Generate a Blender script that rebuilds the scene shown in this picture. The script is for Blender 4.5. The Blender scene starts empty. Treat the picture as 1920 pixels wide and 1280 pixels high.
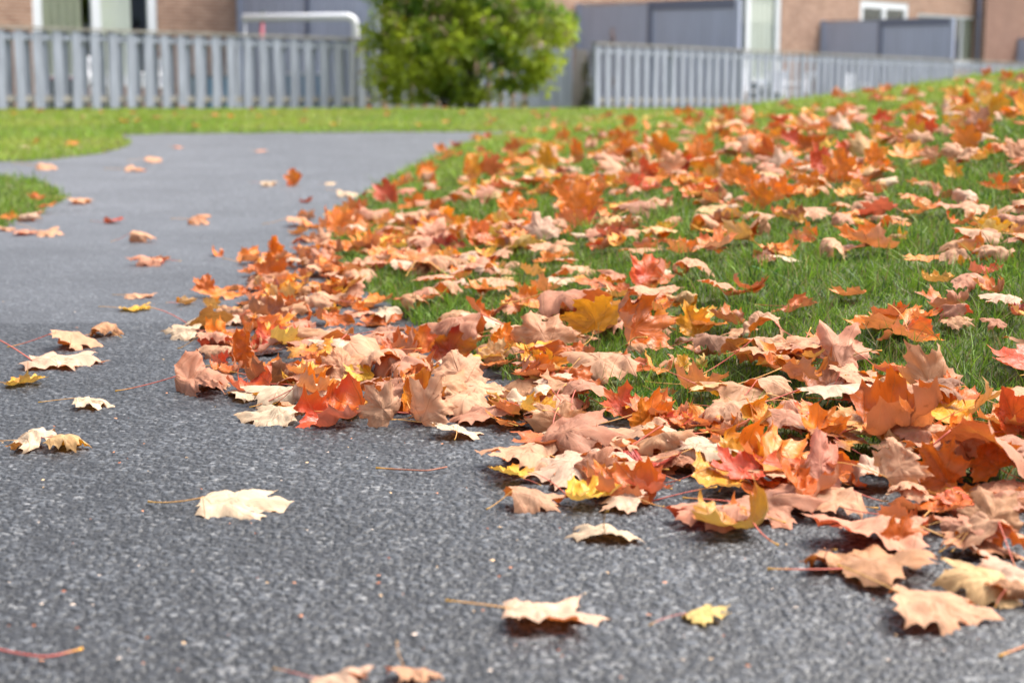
import bpy, math, random
import numpy as np
from mathutils import Vector, Matrix

# ------------------------------------------------------------------ camera, light, exposure
scene = bpy.context.scene
COL = scene.collection
CAM_H = 0.525
LENS = 60.0
PITCH = math.radians(8.8)
F_PX = 1920 * LENS / 36.0
cam_d = bpy.data.cameras.new('camera')
cam = bpy.data.objects.new('camera', cam_d)
COL.objects.link(cam)
cam.location = (0, 0, CAM_H)
cam.rotation_euler = (math.radians(90) - PITCH, 0, 0)
cam_d.lens = LENS
cam_d.sensor_width = 36
cam_d.clip_start = 0.05
cam_d.clip_end = 500
cam_d.dof.use_dof = True
cam_d.dof.focus_distance = 2.65
cam_d.dof.aperture_fstop = 5.3
scene.camera = cam

SUN_EL, SUN_AZ = math.radians(60), math.radians(64)
world = bpy.data.worlds.new('World')
scene.world = world
world.use_nodes = True
wn, wl = world.node_tree.nodes, world.node_tree.links
bg = wn['Background']
sky = wn.new('ShaderNodeTexSky')
sky.sky_type = 'NISHITA'
sky.sun_disc = False
sky.sun_elevation = SUN_EL
sky.sun_rotation = SUN_AZ
sky.air_density = 1.0
sky.dust_density = 4.0
sky.ozone_density = 0.6
hs = wn.new('ShaderNodeHueSaturation'); hs.inputs['Saturation'].default_value = 0.5   # thin overcast
wl.new(sky.outputs[0], hs.inputs['Color']); wl.new(hs.outputs[0], bg.inputs[0])
bg.inputs[1].default_value = 0.115
sun_d = bpy.data.lights.new('sun', 'SUN')
sun_d.energy = 2.2
sun_d.angle = math.radians(32)
sun_d.color = (1.0, 0.95, 0.88)
sun = bpy.data.objects.new('sun', sun_d)
COL.objects.link(sun)
sdir = Vector((math.sin(SUN_AZ) * math.cos(SUN_EL), math.cos(SUN_AZ) * math.cos(SUN_EL), math.sin(SUN_EL)))
sun.rotation_euler = sdir.to_track_quat('Z', 'Y').to_euler()
sun.location = (0, 0, 20)
scene.view_settings.view_transform = 'Standard'
scene.view_settings.look = 'None'
scene.view_settings.exposure = 1.56
scene.view_settings.gamma = 1.0
scene.cycles.max_bounces = 6

R = np.random.default_rng(7)
random.seed(7)

# ------------------------------------------------------------------ geometry helpers
CP, SP = math.cos(PITCH), math.sin(PITCH)
def ray(px, py):
    u = (px - 960) / F_PX; v = (640 - py) / F_PX
    return np.array([u, CP + v * SP, -SP + v * CP])
def ground_pt(px, py, z=0.0):
    r = ray(px, py)
    t = (z - CAM_H) / r[2]
    return np.array([r[0] * t, r[1] * t])
def project(P):
    X, Y, Z = P[..., 0], P[..., 1], P[..., 2] - CAM_H
    dep = Y * CP - Z * SP
    up = Y * SP + Z * CP
    return 960 + F_PX * X / dep, 640 - F_PX * up / dep, dep
def gpoly(pts):
    return np.array([ground_pt(x, y) for x, y in pts])
def inside(poly, X, Y):
    res = np.zeros(X.shape, bool)
    n = len(poly)
    for i in range(n):
        x1, y1 = poly[i]; x2, y2 = poly[(i + 1) % n]
        c = (y1 > Y) != (y2 > Y)
        with np.errstate(divide='ignore', invalid='ignore'):
            xi = (x2 - x1) * (Y - y1) / (y2 - y1) + x1
        res ^= c & (X < xi)
    return res
def linedist(pts, X, Y):
    best = np.full(X.shape, 1e9)
    for i in range(len(pts) - 1):
        ax, ay = pts[i]; bx, by = pts[i + 1]
        dx, dy = bx - ax, by - ay
        t = np.clip(((X - ax) * dx + (Y - ay) * dy) / (dx * dx + dy * dy), 0, 1)
        best = np.minimum(best, np.hypot(X - ax - t * dx, Y - ay - t * dy))
    return best
def smooth(a, b, x):
    t = np.clip((x - a) / (b - a), 0, 1)
    return t * t * (3 - 2 * t)
LAT = np.random.default_rng(3).random((256, 256))
def vnoise(x, y):
    xi = np.floor(x).astype(int); yi = np.floor(y).astype(int)
    fx = x - xi; fy = y - yi
    fx = fx * fx * (3 - 2 * fx); fy = fy * fy * (3 - 2 * fy)
    a = LAT[xi & 255, yi & 255]; b = LAT[(xi + 1) & 255, yi & 255]
    c = LAT[xi & 255, (yi + 1) & 255]; d = LAT[(xi + 1) & 255, (yi + 1) & 255]
    return a + (b - a) * fx + (c - a) * fy + (a - b - c + d) * fx * fy
def srgb(r, g, b, k=1.0):
    o = []
    for c in (r, g, b):
        c /= 255.0
        o.append((c / 12.92 if c < .04045 else ((c + .055) / 1.055) ** 2.4) * k)
    return np.array(o)

def new_mesh(name, V, faces_flat, counts, mat, smooth_shade=True, attrs=None):
    me = bpy.data.meshes.new(name)
    V = np.asarray(V, np.float32)
    faces_flat = np.asarray(faces_flat, np.int32).ravel(); counts = np.asarray(counts, np.int32)
    me.vertices.add(len(V)); me.vertices.foreach_set('co', V.ravel())
    me.loops.add(len(faces_flat)); me.loops.foreach_set('vertex_index', faces_flat)
    me.polygons.add(len(counts))
    st = np.zeros(len(counts), np.int32); st[1:] = np.cumsum(counts)[:-1]
    me.polygons.foreach_set('loop_start', st)
    me.polygons.foreach_set('use_smooth', np.full(len(counts), smooth_shade, bool))
    for k, a in (attrs or {}).items():
        a = np.asarray(a, np.float32)
        if a.ndim == 1:
            at = me.attributes.new(k, 'FLOAT', 'POINT'); at.data.foreach_set('value', a)
        else:
            at = me.attributes.new(k, 'FLOAT_VECTOR', 'POINT'); at.data.foreach_set('vector', a.ravel())
    me.update(calc_edges=True)
    me.materials.append(mat)
    return me
def link(name, me, parent=None):
    o = bpy.data.objects.new(name, me); COL.objects.link(o)
    if parent is not None: o.parent = parent
    return o
def tag(o, label=None, cat=None, group=None, kind=None):
    if label: o['label'] = label
    if cat: o['category'] = cat
    if group: o['group'] = group
    if kind: o['kind'] = kind
    return o
def empty(name, loc, rz=0.0):
    o = bpy.data.objects.new(name, None); COL.objects.link(o)
    o.location = loc; o.rotation_euler = (0, 0, rz); o.empty_display_size = .1
    return o
class MB:
    """collects boxes and tubes into one mesh"""
    def __init__(s): s.v = []; s.f = []
    def box(s, x0, x1, y0, y1, z0, z1, M=None):
        b = len(s.v)
        for x in (x0, x1):
            for y in (y0, y1):
                for z in (z0, z1):
                    p = Vector((x, y, z)); s.v.append(tuple(M @ p if M else p))
        for q in ((0, 1, 3, 2), (4, 6, 7, 5), (0, 4, 5, 1), (2, 3, 7, 6), (0, 2, 6, 4), (1, 5, 7, 3)):
            s.f.append([b + i for i in q])
        return s
    def tube(s, pts, rad, n=8, cap=True):
        pts = [Vector(p) for p in pts]; rings = []
        for i, p in enumerate(pts):
            t = (pts[min(i + 1, len(pts) - 1)] - pts[max(i - 1, 0)])
            t.normalize() if t.length > 0 else None
            a = t.cross(Vector((0, 0, 1)));
            if a.length < 1e-3: a = t.cross(Vector((1, 0, 0)))
            a.normalize(); c = t.cross(a)
            r = rad[i] if isinstance(rad, (list, tuple, np.ndarray)) else rad
            ring = []
            for k in range(n):
                w = 2 * math.pi * k / n
                ring.append(len(s.v)); s.v.append(tuple(p + a * math.cos(w) * r + c * math.sin(w) * r))
            rings.append(ring)
        for r0, r1 in zip(rings, rings[1:]):
            for k in range(n): s.f.append([r0[k], r0[(k + 1) % n], r1[(k + 1) % n], r1[k]])
        if cap: s.f.append(rings[0][::-1]); s.f.append(rings[-1])
        return s
    def build(s, name, mat, parent=None, smooth_shade=False, bevel=0.0):
        me = new_mesh(name, s.v, [i for f in s.f for i in f], [len(f) for f in s.f], mat, smooth_shade)
        o = link(name, me, parent)
        if bevel:
            m = o.modifiers.new('bevel', 'BEVEL'); m.width = bevel; m.segments = 2; m.limit_method = 'ANGLE'
        return o

# ------------------------------------------------------------------ materials
def mat_new(name):
    m = bpy.data.materials.new(name); m.use_nodes = True
    nt = m.node_tree; nt.nodes.clear()
    return m, nt, nt.nodes, nt.links
def simple(name, col, rough=.6, noise=0.0, nscale=8.0, metal=0.0, spec=.4, stretch=None, bump=0.0):
    m, nt, N, L = mat_new(name)
    out = N.new('ShaderNodeOutputMaterial'); p = N.new('ShaderNodeBsdfPrincipled')
    p.inputs['Roughness'].default_value = rough; p.inputs['Metallic'].default_value = metal
    p.inputs['Specular IOR Level'].default_value = spec
    L.new(p.outputs[0], out.inputs[0])
    if noise:
        tc = N.new('ShaderNodeTexCoord'); mp = N.new('ShaderNodeMapping'); nz = N.new('ShaderNodeTexNoise')
        mp.inputs['Scale'].default_value = stretch or (1, 1, 1)
        nz.inputs['Scale'].default_value = nscale; nz.inputs['Detail'].default_value = 6
        L.new(tc.outputs['Object'], mp.inputs[0]); L.new(mp.outputs[0], nz.inputs[0])
        mx = N.new('ShaderNodeMix'); mx.data_type = 'RGBA'
        c = np.array(col)
        mx.inputs[6].default_value = (*np.clip(c * (1 - noise), 0, 1), 1); mx.inputs[7].default_value = (*np.clip(c * (1 + noise), 0, 1), 1)
        rr = N.new('ShaderNodeMapRange'); rr.inputs[1].default_value = .3; rr.inputs[2].default_value = .7
        L.new(nz.outputs[0], rr.inputs[0]); L.new(rr.outputs[0], mx.inputs[0]); L.new(mx.outputs[2], p.inputs['Base Color'])
        if bump:
            b = N.new('ShaderNodeBump'); b.inputs['Strength'].default_value = bump; b.inputs['Distance'].default_value = .01
            L.new(nz.outputs[0], b.inputs['Height']); L.new(b.outputs[0], p.inputs['Normal'])
    else:
        p.inputs['Base Color'].default_value = (*col, 1)
    return m
def math_node(N, L, op, a, b=None, c=None):
    n = N.new('ShaderNodeMath'); n.operation = op
    for i, v in enumerate((a, b, c)):
        if v is None: continue
        if isinstance(v, (int, float)): n.inputs[i].default_value = v
        else: L.new(v, n.inputs[i])
    return n.outputs[0]

def leaf_material():
    m, nt, N, L = mat_new('maple_leaf_skin')
    out = N.new('ShaderNodeOutputMaterial')
    def attr(n):
        a = N.new('ShaderNodeAttribute'); a.attribute_name = n; return a
    uv = attr('luv'); ct = attr('ctop'); cb = attr('cback')
    sp = N.new('ShaderNodeSeparateXYZ'); L.new(uv.outputs['Vector'], sp.inputs[0])
    x, y = sp.outputs[0], sp.outputs[1]
    M = lambda op, a, b=None, c=None: math_node(N, L, op, a, b, c)
    th = M('ARCTAN2', x, y)
    r = M('SQRT', M('ADD', M('MULTIPLY', x, x), M('MULTIPLY', y, y)))
    A = math.radians(39)
    tw = M('WRAP', th, A / 2, -A / 2)
    b = M('MULTIPLY', r, M('ABSOLUTE', M('SINE', tw)))
    a = M('MULTIPLY', r, M('COSINE', tw))
    w = M('MULTIPLY_ADD', r, -0.011, 0.0165)
    mr = N.new('ShaderNodeMapRange'); mr.interpolation_type = 'SMOOTHSTEP'
    L.new(b, mr.inputs[0]); mr.inputs[1].default_value = 0; L.new(w, mr.inputs[2]); mr.inputs[3].default_value = 1; mr.inputs[4].default_value = 0
    main = mr.outputs[0]
    s = M('MULTIPLY', M('SUBTRACT', a, M('MULTIPLY', b, 0.85)), 10.0)
    f = M('ABSOLUTE', M('SUBTRACT', M('FRACT', s), 0.5))
    sr = N.new('ShaderNodeMapRange'); sr.interpolation_type = 'SMOOTHSTEP'
    L.new(f, sr.inputs[0]); sr.inputs[1].default_value = 0.0; sr.inputs[2].default_value = .055; sr.inputs[3].default_value = .5; sr.inputs[4].default_value = 0
    sec = sr.outputs[0]
    vein = M('MAXIMUM', main, sec)
    vo = N.new('ShaderNodeTexVoronoi'); vo.feature = 'DISTANCE_TO_EDGE'; vo.inputs['Scale'].default_value = 34
    L.new(uv.outputs['Vector'], vo.inputs['Vector'])
    net = N.new('ShaderNodeMapRange'); L.new(vo.outputs[0], net.inputs[0]); net.inputs[2].default_value = .08; net.inputs[3].default_value = 1; net.inputs[4].default_value = 0
    nz = N.new('ShaderNodeTexNoise'); nz.inputs['Scale'].default_value = 26; nz.inputs['Detail'].default_value = 8
    ge = N.new('ShaderNodeNewGeometry')
    tc = N.new('ShaderNodeTexCoord'); L.new(tc.outputs['Object'], nz.inputs['Vector'])
    # colours of the two faces
    def mixc(fac, c1, c2, mode='MIX'):
        n = N.new('ShaderNodeMix'); n.data_type = 'RGBA'; n.blend_type = mode
        for v, i in ((fac, 0), (c1, 6), (c2, 7)):
            if isinstance(v, (int, float)): n.inputs[i].default_value = v
            elif isinstance(v, tuple): n.inputs[i].default_value = v
            else: L.new(v, n.inputs[i])
        return n.outputs[2]
    top = mixc(M('MULTIPLY', vein, .6), ct.outputs['Color'], (.30, .10, .03, 1))
    back = mixc(M('MULTIPLY', vein, .62), cb.outputs['Color'], (.42, .20, .10, 1))
    col = mixc(ge.outputs['Backfacing'], top, back)
    nr = N.new('ShaderNodeMapRange'); L.new(nz.outputs[0], nr.inputs[0]); nr.inputs[1].default_value = .3; nr.inputs[2].default_value = .7; nr.inputs[3].default_value = .80; nr.inputs[4].default_value = 1.10
    nv = N.new('ShaderNodeCombineColor'); [L.new(nr.outputs[0], nv.inputs[i]) for i in range(3)]
    col = mixc(1.0, col, nv.outputs[0], 'MULTIPLY')
    # small dark blotches of decay
    sn = N.new('ShaderNodeTexNoise'); sn.inputs['Scale'].default_value = 95; sn.inputs['Detail'].default_value = 3; L.new(tc.outputs['Object'], sn.inputs['Vector'])
    sm = N.new('ShaderNodeMapRange'); L.new(sn.outputs[0], sm.inputs[0]); sm.inputs[1].default_value = .67; sm.inputs[2].default_value = .74
    col = mixc(M('MULTIPLY', sm.outputs[0], .6), col, (.10, .035, .012, 1))
    hgt = M('ADD', M('MULTIPLY', vein, 1.0), M('ADD', M('MULTIPLY', net.outputs[0], .18), M('MULTIPLY', nz.outputs[0], .5)))
    bp = N.new('ShaderNodeBump'); bp.inputs['Strength'].default_value = .55; bp.inputs['Distance'].default_value = .0012
    L.new(hgt, bp.inputs['Height'])
    p = N.new('ShaderNodeBsdfPrincipled'); L.new(col, p.inputs['Base Color']); L.new(bp.outputs[0], p.inputs['Normal'])
    rg = N.new('ShaderNodeMapRange'); L.new(ge.outputs['Backfacing'], rg.inputs[0]); rg.inputs[3].default_value = .36; rg.inputs[4].default_value = .62
    L.new(rg.outputs[0], p.inputs['Roughness']); p.inputs['Specular IOR Level'].default_value = .35
    tr = N.new('ShaderNodeBsdfTranslucent'); tcol = mixc(.65, col, ct.outputs['Color']); L.new(tcol, tr.inputs['Color'])
    mx = N.new('ShaderNodeMixShader'); mx.inputs[0].default_value = .22
    L.new(p.outputs[0], mx.inputs[1]); L.new(tr.outputs[0], mx.inputs[2]); L.new(mx.outputs[0], out.inputs[0])
    return m
def attr_material(name, attrname, rough=.6, trans=0.0, spec=.3):
    m, nt, N, L = mat_new(name)
    out = N.new('ShaderNodeOutputMaterial'); a = N.new('ShaderNodeAttribute'); a.attribute_name = attrname
    p = N.new('ShaderNodeBsdfPrincipled'); p.inputs['Roughness'].default_value = rough; p.inputs['Specular IOR Level'].default_value = spec
    L.new(a.outputs['Color'], p.inputs['Base Color'])
    if trans:
        t = N.new('ShaderNodeBsdfTranslucent'); L.new(a.outputs['Color'], t.inputs['Color'])
        mx = N.new('ShaderNodeMixShader'); mx.inputs[0].default_value = trans
        L.new(p.outputs[0], mx.inputs[1]); L.new(t.outputs[0], mx.inputs[2]); L.new(mx.outputs[0], out.inputs[0])
    else: L.new(p.outputs[0], out.inputs[0])
    return m
def brick_material(name, c1, c2, mortar):
    m, nt, N, L = mat_new(name)
    out = N.new('ShaderNodeOutputMaterial'); p = N.new('ShaderNodeBsdfPrincipled'); p.inputs['Roughness'].default_value = .85
    tc = N.new('ShaderNodeTexCoord'); s = N.new('ShaderNodeSeparateXYZ'); c = N.new('ShaderNodeCombineXYZ')
    L.new(tc.outputs['Object'], s.inputs[0]); L.new(s.outputs[0], c.inputs[0]); L.new(s.outputs[2], c.inputs[1])
    b = N.new('ShaderNodeTexBrick'); L.new(c.outputs[0], b.inputs['Vector'])
    b.inputs['Color1'].default_value = (*c1, 1); b.inputs['Color2'].default_value = (*c2, 1); b.inputs['Mortar'].default_value = (*mortar, 1)
    b.inputs['Scale'].default_value = 1.0; b.inputs['Mortar Size'].default_value = .009; b.inputs['Mortar Smooth'].default_value = .3
    b.inputs['Brick Width'].default_value = .21; b.inputs['Row Height'].default_value = .075
    nz = N.new('ShaderNodeTexNoise'); nz.inputs['Scale'].default_value = 1.3; nz.inputs['Detail'].default_value = 5; L.new(c.outputs[0], nz.inputs['Vector'])
    mx = N.new('ShaderNodeMix'); mx.data_type = 'RGBA'; mx.blend_type = 'MULTIPLY'; mx.inputs[0].default_value = .35
    L.new(b.outputs[0], mx.inputs[6]); L.new(nz.outputs[0], mx.inputs[7]); L.new(mx.outputs[2], p.inputs['Base Color'])
    bp = N.new('ShaderNodeBump'); bp.invert = True; bp.inputs['Strength'].default_value = .6; bp.inputs['Distance'].default_value = .006
    L.new(b.outputs['Fac'], bp.inputs['Height']); L.new(bp.outputs[0], p.inputs['Normal'])
    L.new(p.outputs[0], out.inputs[0])
    return m
def asphalt_material():
    m, nt, N, L = mat_new('asphalt')
    out = N.new('ShaderNodeOutputMaterial'); p = N.new('ShaderNodeBsdfPrincipled')
    a = N.new('ShaderNodeAttribute'); a.attribute_name = 'stone'
    tc = N.new('ShaderNodeTexCoord')
    n1 = N.new('ShaderNodeTexNoise'); n1.inputs['Scale'].default_value = 420; n1.inputs['Detail'].default_value = 4; L.new(tc.outputs['Object'], n1.inputs['Vector'])
    n2 = N.new('ShaderNodeTexNoise'); n2.inputs['Scale'].default_value = 1.6; n2.inputs['Detail'].default_value = 6; L.new(tc.outputs['Object'], n2.inputs['Vector'])
    cr = N.new('ShaderNodeValToRGB'); L.new(a.outputs['Fac'], cr.inputs[0])
    e = cr.color_ramp.elements
    e[0].position = 0; e[0].color = (.007, .0073, .0082, 1)
    e[1].position = 1; e[1].color = (.22, .22, .22, 1)
    for pos, c in ((.25, (.017, .018, .0205)), (.55, (.040, .043, .048)), (.85, (.094, .101, .112)), (.93, (.125, .125, .127))):
        q = e.new(pos); q.color = (*c, 1)
    M = lambda op, x, y=None, z=None: math_node(N, L, op, x, y, z)
    k = M('MULTIPLY', M('MULTIPLY_ADD', n1.outputs[0], .9, .50), M('MULTIPLY_ADD', n2.outputs[0], .85, .38))
    cc = N.new('ShaderNodeCombineColor'); [L.new(k, cc.inputs[i]) for i in range(3)]
    oa = N.new('ShaderNodeAttribute'); oa.attribute_name = 'old'  # paler old course plus distant sky sheen painted into the base colour
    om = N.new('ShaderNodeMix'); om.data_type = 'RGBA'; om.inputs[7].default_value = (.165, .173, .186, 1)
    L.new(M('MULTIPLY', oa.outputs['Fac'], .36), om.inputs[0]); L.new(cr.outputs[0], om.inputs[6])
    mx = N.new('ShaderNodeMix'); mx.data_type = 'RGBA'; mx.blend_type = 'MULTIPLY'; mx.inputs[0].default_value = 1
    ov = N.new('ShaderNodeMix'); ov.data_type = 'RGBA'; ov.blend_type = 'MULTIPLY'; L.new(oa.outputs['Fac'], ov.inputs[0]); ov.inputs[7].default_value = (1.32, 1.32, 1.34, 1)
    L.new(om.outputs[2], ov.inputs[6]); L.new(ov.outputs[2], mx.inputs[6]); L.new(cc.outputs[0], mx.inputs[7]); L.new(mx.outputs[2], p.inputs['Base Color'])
    p.inputs['Roughness'].default_value = .48; p.inputs['Specular IOR Level'].default_value = .5
    bp = N.new('ShaderNodeBump'); bp.inputs['Strength'].default_value = .5; bp.inputs['Distance'].default_value = .0012
    L.new(n1.outputs[0], bp.inputs['Height']); L.new(bp.outputs[0], p.inputs['Normal'])
    L.new(p.outputs[0], out.inputs[0])
    return m

M_LEAF = leaf_material()
M_STEM = attr_material('leaf_stem_skin', 'scol', .5)
M_GRASS = attr_material('grass_blade', 'gcol', .5, .35)
M_BUSH = attr_material('bush_foliage', 'gcol', .42, .5, .4)
M_ASPH = asphalt_material()
M_SOIL = simple('turf_soil', (.062, .075, .024), .95, .45, 35, bump=.5)
M_FENCE = simple('weathered_grey_wood', srgb(184, 190, 203, .76), .75, .30, 3.0, stretch=(6, 6, .5), bump=.3)
M_RAIL = simple('mossy_grey_wood', srgb(176, 170, 160, .8), .85, .25, 5.0)
M_SCREEN = simple('slate_painted_wood', srgb(186, 194, 216, .9), .6, .08, 3.0, stretch=(5, 5, .3))
M_SCAP = simple('dark_slate_paint', srgb(130, 136, 158, .8), .6)
M_BRICK = brick_material('tan_brick', srgb(212, 166, 138, .84), srgb(178, 128, 102, .80), srgb(220, 200, 182, .85))
M_BRICK2 = brick_material('red_brick', srgb(200, 150, 126, .68), srgb(180, 128, 106, .66), srgb(200, 172, 156, .7))
M_WHITE = simple('white_vinyl', (.82, .84, .86), .4)
M_GLASS = simple('window_glass', (.05, .065, .07), .06, spec=.9)
M_CURT = simple('sage_curtain', srgb(190, 190, 168, .85), .9, .1, 4, stretch=(8, 8, .3))
M_CURT2 = simple('pale_curtain', srgb(246, 246, 232, .92), .9, .06, 4, stretch=(8, 8, .3))
M_ROOM = simple('dark_room', (.03, .033, .038), .9)
M_ROOF = simple('dark_shingle', (.05, .05, .055), .9, .3, 20)
M_STONE = simple('pale_stone_sill', srgb(222, 220, 210, .8), .8)
M_PLASTIC = simple('white_plastic', (.84, .85, .88), .35)
M_RED = simple('red_plastic', (.30, .05, .08), .5)
M_BLUE = simple('blue_plastic', (.10, .27, .45), .4)
M_DARK = simple('dark_green_cloth', (.035, .06, .055), .7)
M_BARK = simple('shrub_bark', (.07, .05, .035), .9, .3, 20)
M_TAN = simple('tan_board', srgb(205, 192, 180, .75), .8, .1, 6)

# ------------------------------------------------------------------ plan of the ground
EDGE_PX = [(2700, 985), (1920, 905), (1650, 880), (1400, 845), (1230, 800), (1050, 752), (900, 685), (780, 618), (700, 560),
           (640, 500), (610, 445), (650, 390), (740, 330), (830, 290), (900, 260), (985, 248)]
EDGE = gpoly(EDGE_PX)
RIGHT = np.vstack([EDGE, [[1.0, 60], [60, 60], [60, .9], [3.0, .9]]])
STRIP_PX = [(-1100, 330), (0, 304), (70, 303), (130, 297), (200, 288), (240, 273), (236, 262), (215, 255), (300, 252), (600, 249), (985, 248)]
STRIP = np.vstack([gpoly(STRIP_PX), [[1.0, 16.2], [1.2, 95], [-70, 95], [-70, 12]]])
ISL = np.vstack([gpoly([(-1100, 342), (0, 336), (60, 341), (105, 353), (123, 372), (95, 392), (45, 412), (0, 430), (-1100, 520)])])
def on_grass(X, Y):
    X = X + .05 * (vnoise(X * 7 + 3, Y * 5) - .5) + .03 * (vnoise(X * 23, Y * 19) - .5); Y = Y + (.07 * (vnoise(X * 6, Y * 5 + 40) - .5) + .04 * (vnoise(X * 25 + 9, Y * 21) - .5)) * np.maximum(1, Y / 5)
    return inside(RIGHT, X, Y) | inside(STRIP, X, Y) | inside(ISL, X, Y) | (Y > 17)
def terrain(X, Y):
    s = np.where(inside(RIGHT, X, Y), linedist(EDGE, X, Y), 0.0)
    h = .131 * np.minimum(s, 4.2) * smooth(-.1, .7, s) * (1 - smooth(12.5, 19, Y))
    h = h + .012 * (vnoise(X * 2.2 + 9, Y * 2.2) - .5) * smooth(0, .4, s)
    h = h - .0165 * np.maximum(Y - 27, 0)
    return h
def t1(x, y): return float(terrain(np.array([x]), np.array([y]))[0])

def fan(rows, tans):
    T, D = np.meshgrid(tans, rows)
    return T * D, D
def grid_faces(nr, nc, keep=None):
    i = np.arange(nr - 1)[:, None] * nc + np.arange(nc - 1)[None, :]
    q = np.stack([i, i + 1, i + nc + 1, i + nc], -1).reshape(-1, 4)
    if keep is not None: q = q[keep.ravel()]
    return q
# soil under the lawns, one sheet to the horizon
rows = np.concatenate([np.exp(np.arange(math.log(.55), math.log(30), .007)), np.linspace(30.5, 120, 90)])
tans = np.linspace(-.95, .95, 420)
X, Y = fan(rows, tans)
Z = np.where(on_grass(X, Y), terrain(X, Y) + .007, -.03)
me = new_mesh('lawn_soil', np.stack([X, Y, Z], -1).reshape(-1, 3), grid_faces(*X.shape), np.full((X.shape[0] - 1) * (X.shape[1] - 1), 4), M_SOIL)
tag(link('lawn_ground', me), kind='structure')

# asphalt: real stones standing out of the binder
def worley(X, Y, size, seed):
    gx, gy = X / size, Y / size
    ix, iy = np.floor(gx), np.floor(gy)
    best = np.full(X.shape, 9.0); val = np.zeros(X.shape)
    for dx in (-1, 0, 1):
        for dy in (-1, 0, 1):
            cx, cy = ix + dx, iy + dy
            k = cx * 127.1 + cy * 311.7 + seed * 17.3
            h1 = np.abs(np.sin(k) * 43758.5453) % 1; h2 = np.abs(np.sin(k * 1.37 + 4.1) * 24634.6345) % 1; h3 = np.abs(np.sin(k * .73 + 2.7) * 35412.131) % 1
            d = np.hypot(cx + .05 + .9 * h1 - gx, cy + .05 + .9 * h2 - gy)
            c = d < best
            best = np.where(c, d, best); val = np.where(c, h3, val)
    return best, val
rows = np.concatenate([np.exp(np.arange(math.log(.95), math.log(6.5), .00115)), np.exp(np.arange(math.log(6.51), math.log(18), .006))])
tans = np.linspace(-.45, .45, 1250)
X, Y = fan(rows, tans)
d1, v1 = worley(X + .003 * vnoise(X * 300, Y * 300), Y, .0084, 1)
d2, v2 = worley(X, Y, .0048, 2)
big = (v1 > .35) & (d1 < .42 + .12 * v1)
sml = d2 < .40 + .12 * v2
w1 = (v1 * 7.13) % 1; w2 = (v2 * 5.71) % 1
tb = np.clip(2.0 - d1 * 2.4, 0, 1); ts_ = np.clip(1.9 - d2 * 2.4, 0, 1)
hgt = np.where(big, (.55 + .45 * w1) * tb, np.where(sml, (.22 + .42 * w2) * ts_, 0))
shade = np.where(big, .28 + .62 * w1 ** 1.3, np.where(sml, .18 + .55 * w2 ** 1.5, .0))
shade = np.where((v1 > .993) & big, 1.0, shade)
shade = np.clip(shade * (.82 + .36 * vnoise(X * 28, Y * 28)), 0, 1)
seam = ground_pt(200, 603)[1]
age_sheen = .50 * smooth(-.02, .03, Y - seam - .03 * (vnoise(X * 5, Y * 3) - .5) - .02 * X) * (1 - .6 * smooth(-.7, -.2, X / Y * 3)) + .5 * smooth(3.0, 8.5, Y)  # older paler course past the seam; distance term paints in far sky sheen
Z = (.0026 - .0010 * age_sheen) * hgt - .0012 + .0008 * age_sheen + .003 * (vnoise(X * 9, Y * 9) - .5)
q = grid_faces(*X.shape)
s_in = np.where(inside(RIGHT, X, Y), linedist(EDGE, X, Y), 0)
keep = ~((s_in > .12).ravel()[q[:, 0]])
q = q[keep]
me = new_mesh('asphalt', np.stack([X, Y, Z], -1).reshape(-1, 3), q, np.full(len(q), 4), M_ASPH, True, {'stone': shade.ravel(), 'old': age_sheen.ravel()})
tag(link('asphalt_path', me), kind='structure')

# ------------------------------------------------------------------ maple leaves
HALF = [(0, 1.0), (.06, .88), (.19, .83), (.17, .73), (.155, .66), (.19, .60), (.27, .64), (.385, .72), (.42, .665), (.61, .72), (.53, .59), (.565, .49),
        (.47, .44), (.37, .375), (.45, .33), (.53, .285), (.50, .20), (.62, .11), (.48, .06), (.40, -.045), (.27, -.005), (.15, -.065), (.05, -.015)]
CEN = np.array([0, .30])
def outline(rng, sub):
    P = np.array(HALF); sinus = rng.uniform(.0, .35)
    def side(sgn):
        Q = P.copy()
        Q[1:] += rng.normal(0, .012, Q[1:].shape)
        for a, b, k in ((0, 4, 0), (6, 12, 1), (14, 20, 2)):
            Q[a + (1 if a == 0 else 0):b + 1] = CEN + (Q[a + (1 if a == 0 else 0):b + 1] - CEN) * (1 + rng.normal(0, .07))
        for i in (3, 4, 5, 13): Q[i] = CEN + (Q[i] - CEN) * (1 + sinus * rng.uniform(.3, 1))
        Q[:, 0] *= sgn
        return Q
    Rt, Lf = side(1), side(-1)
    Lf[0] = Rt[0]
    poly = np.vstack([Rt, [[0, .02]], Lf[:0:-1]])
    poly[:, 0] *= rng.uniform(.90, 1.12)
    n = len(poly); o = []
    for i in range(n):
        a, b = poly[i], poly[(i + 1) % n]
        m = (a + b) / 2; inw = (CEN - m); inw /= np.linalg.norm(inw) + 1e-6
        ln = np.linalg.norm(b - a)
        for k in range(sub):
            t = k / sub
            o.append(a + (b - a) * t + inw * ln * .10 * 4 * t * (1 - t) + (rng.normal(0, .002, 2) if k else 0))
    return np.array(o)
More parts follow.
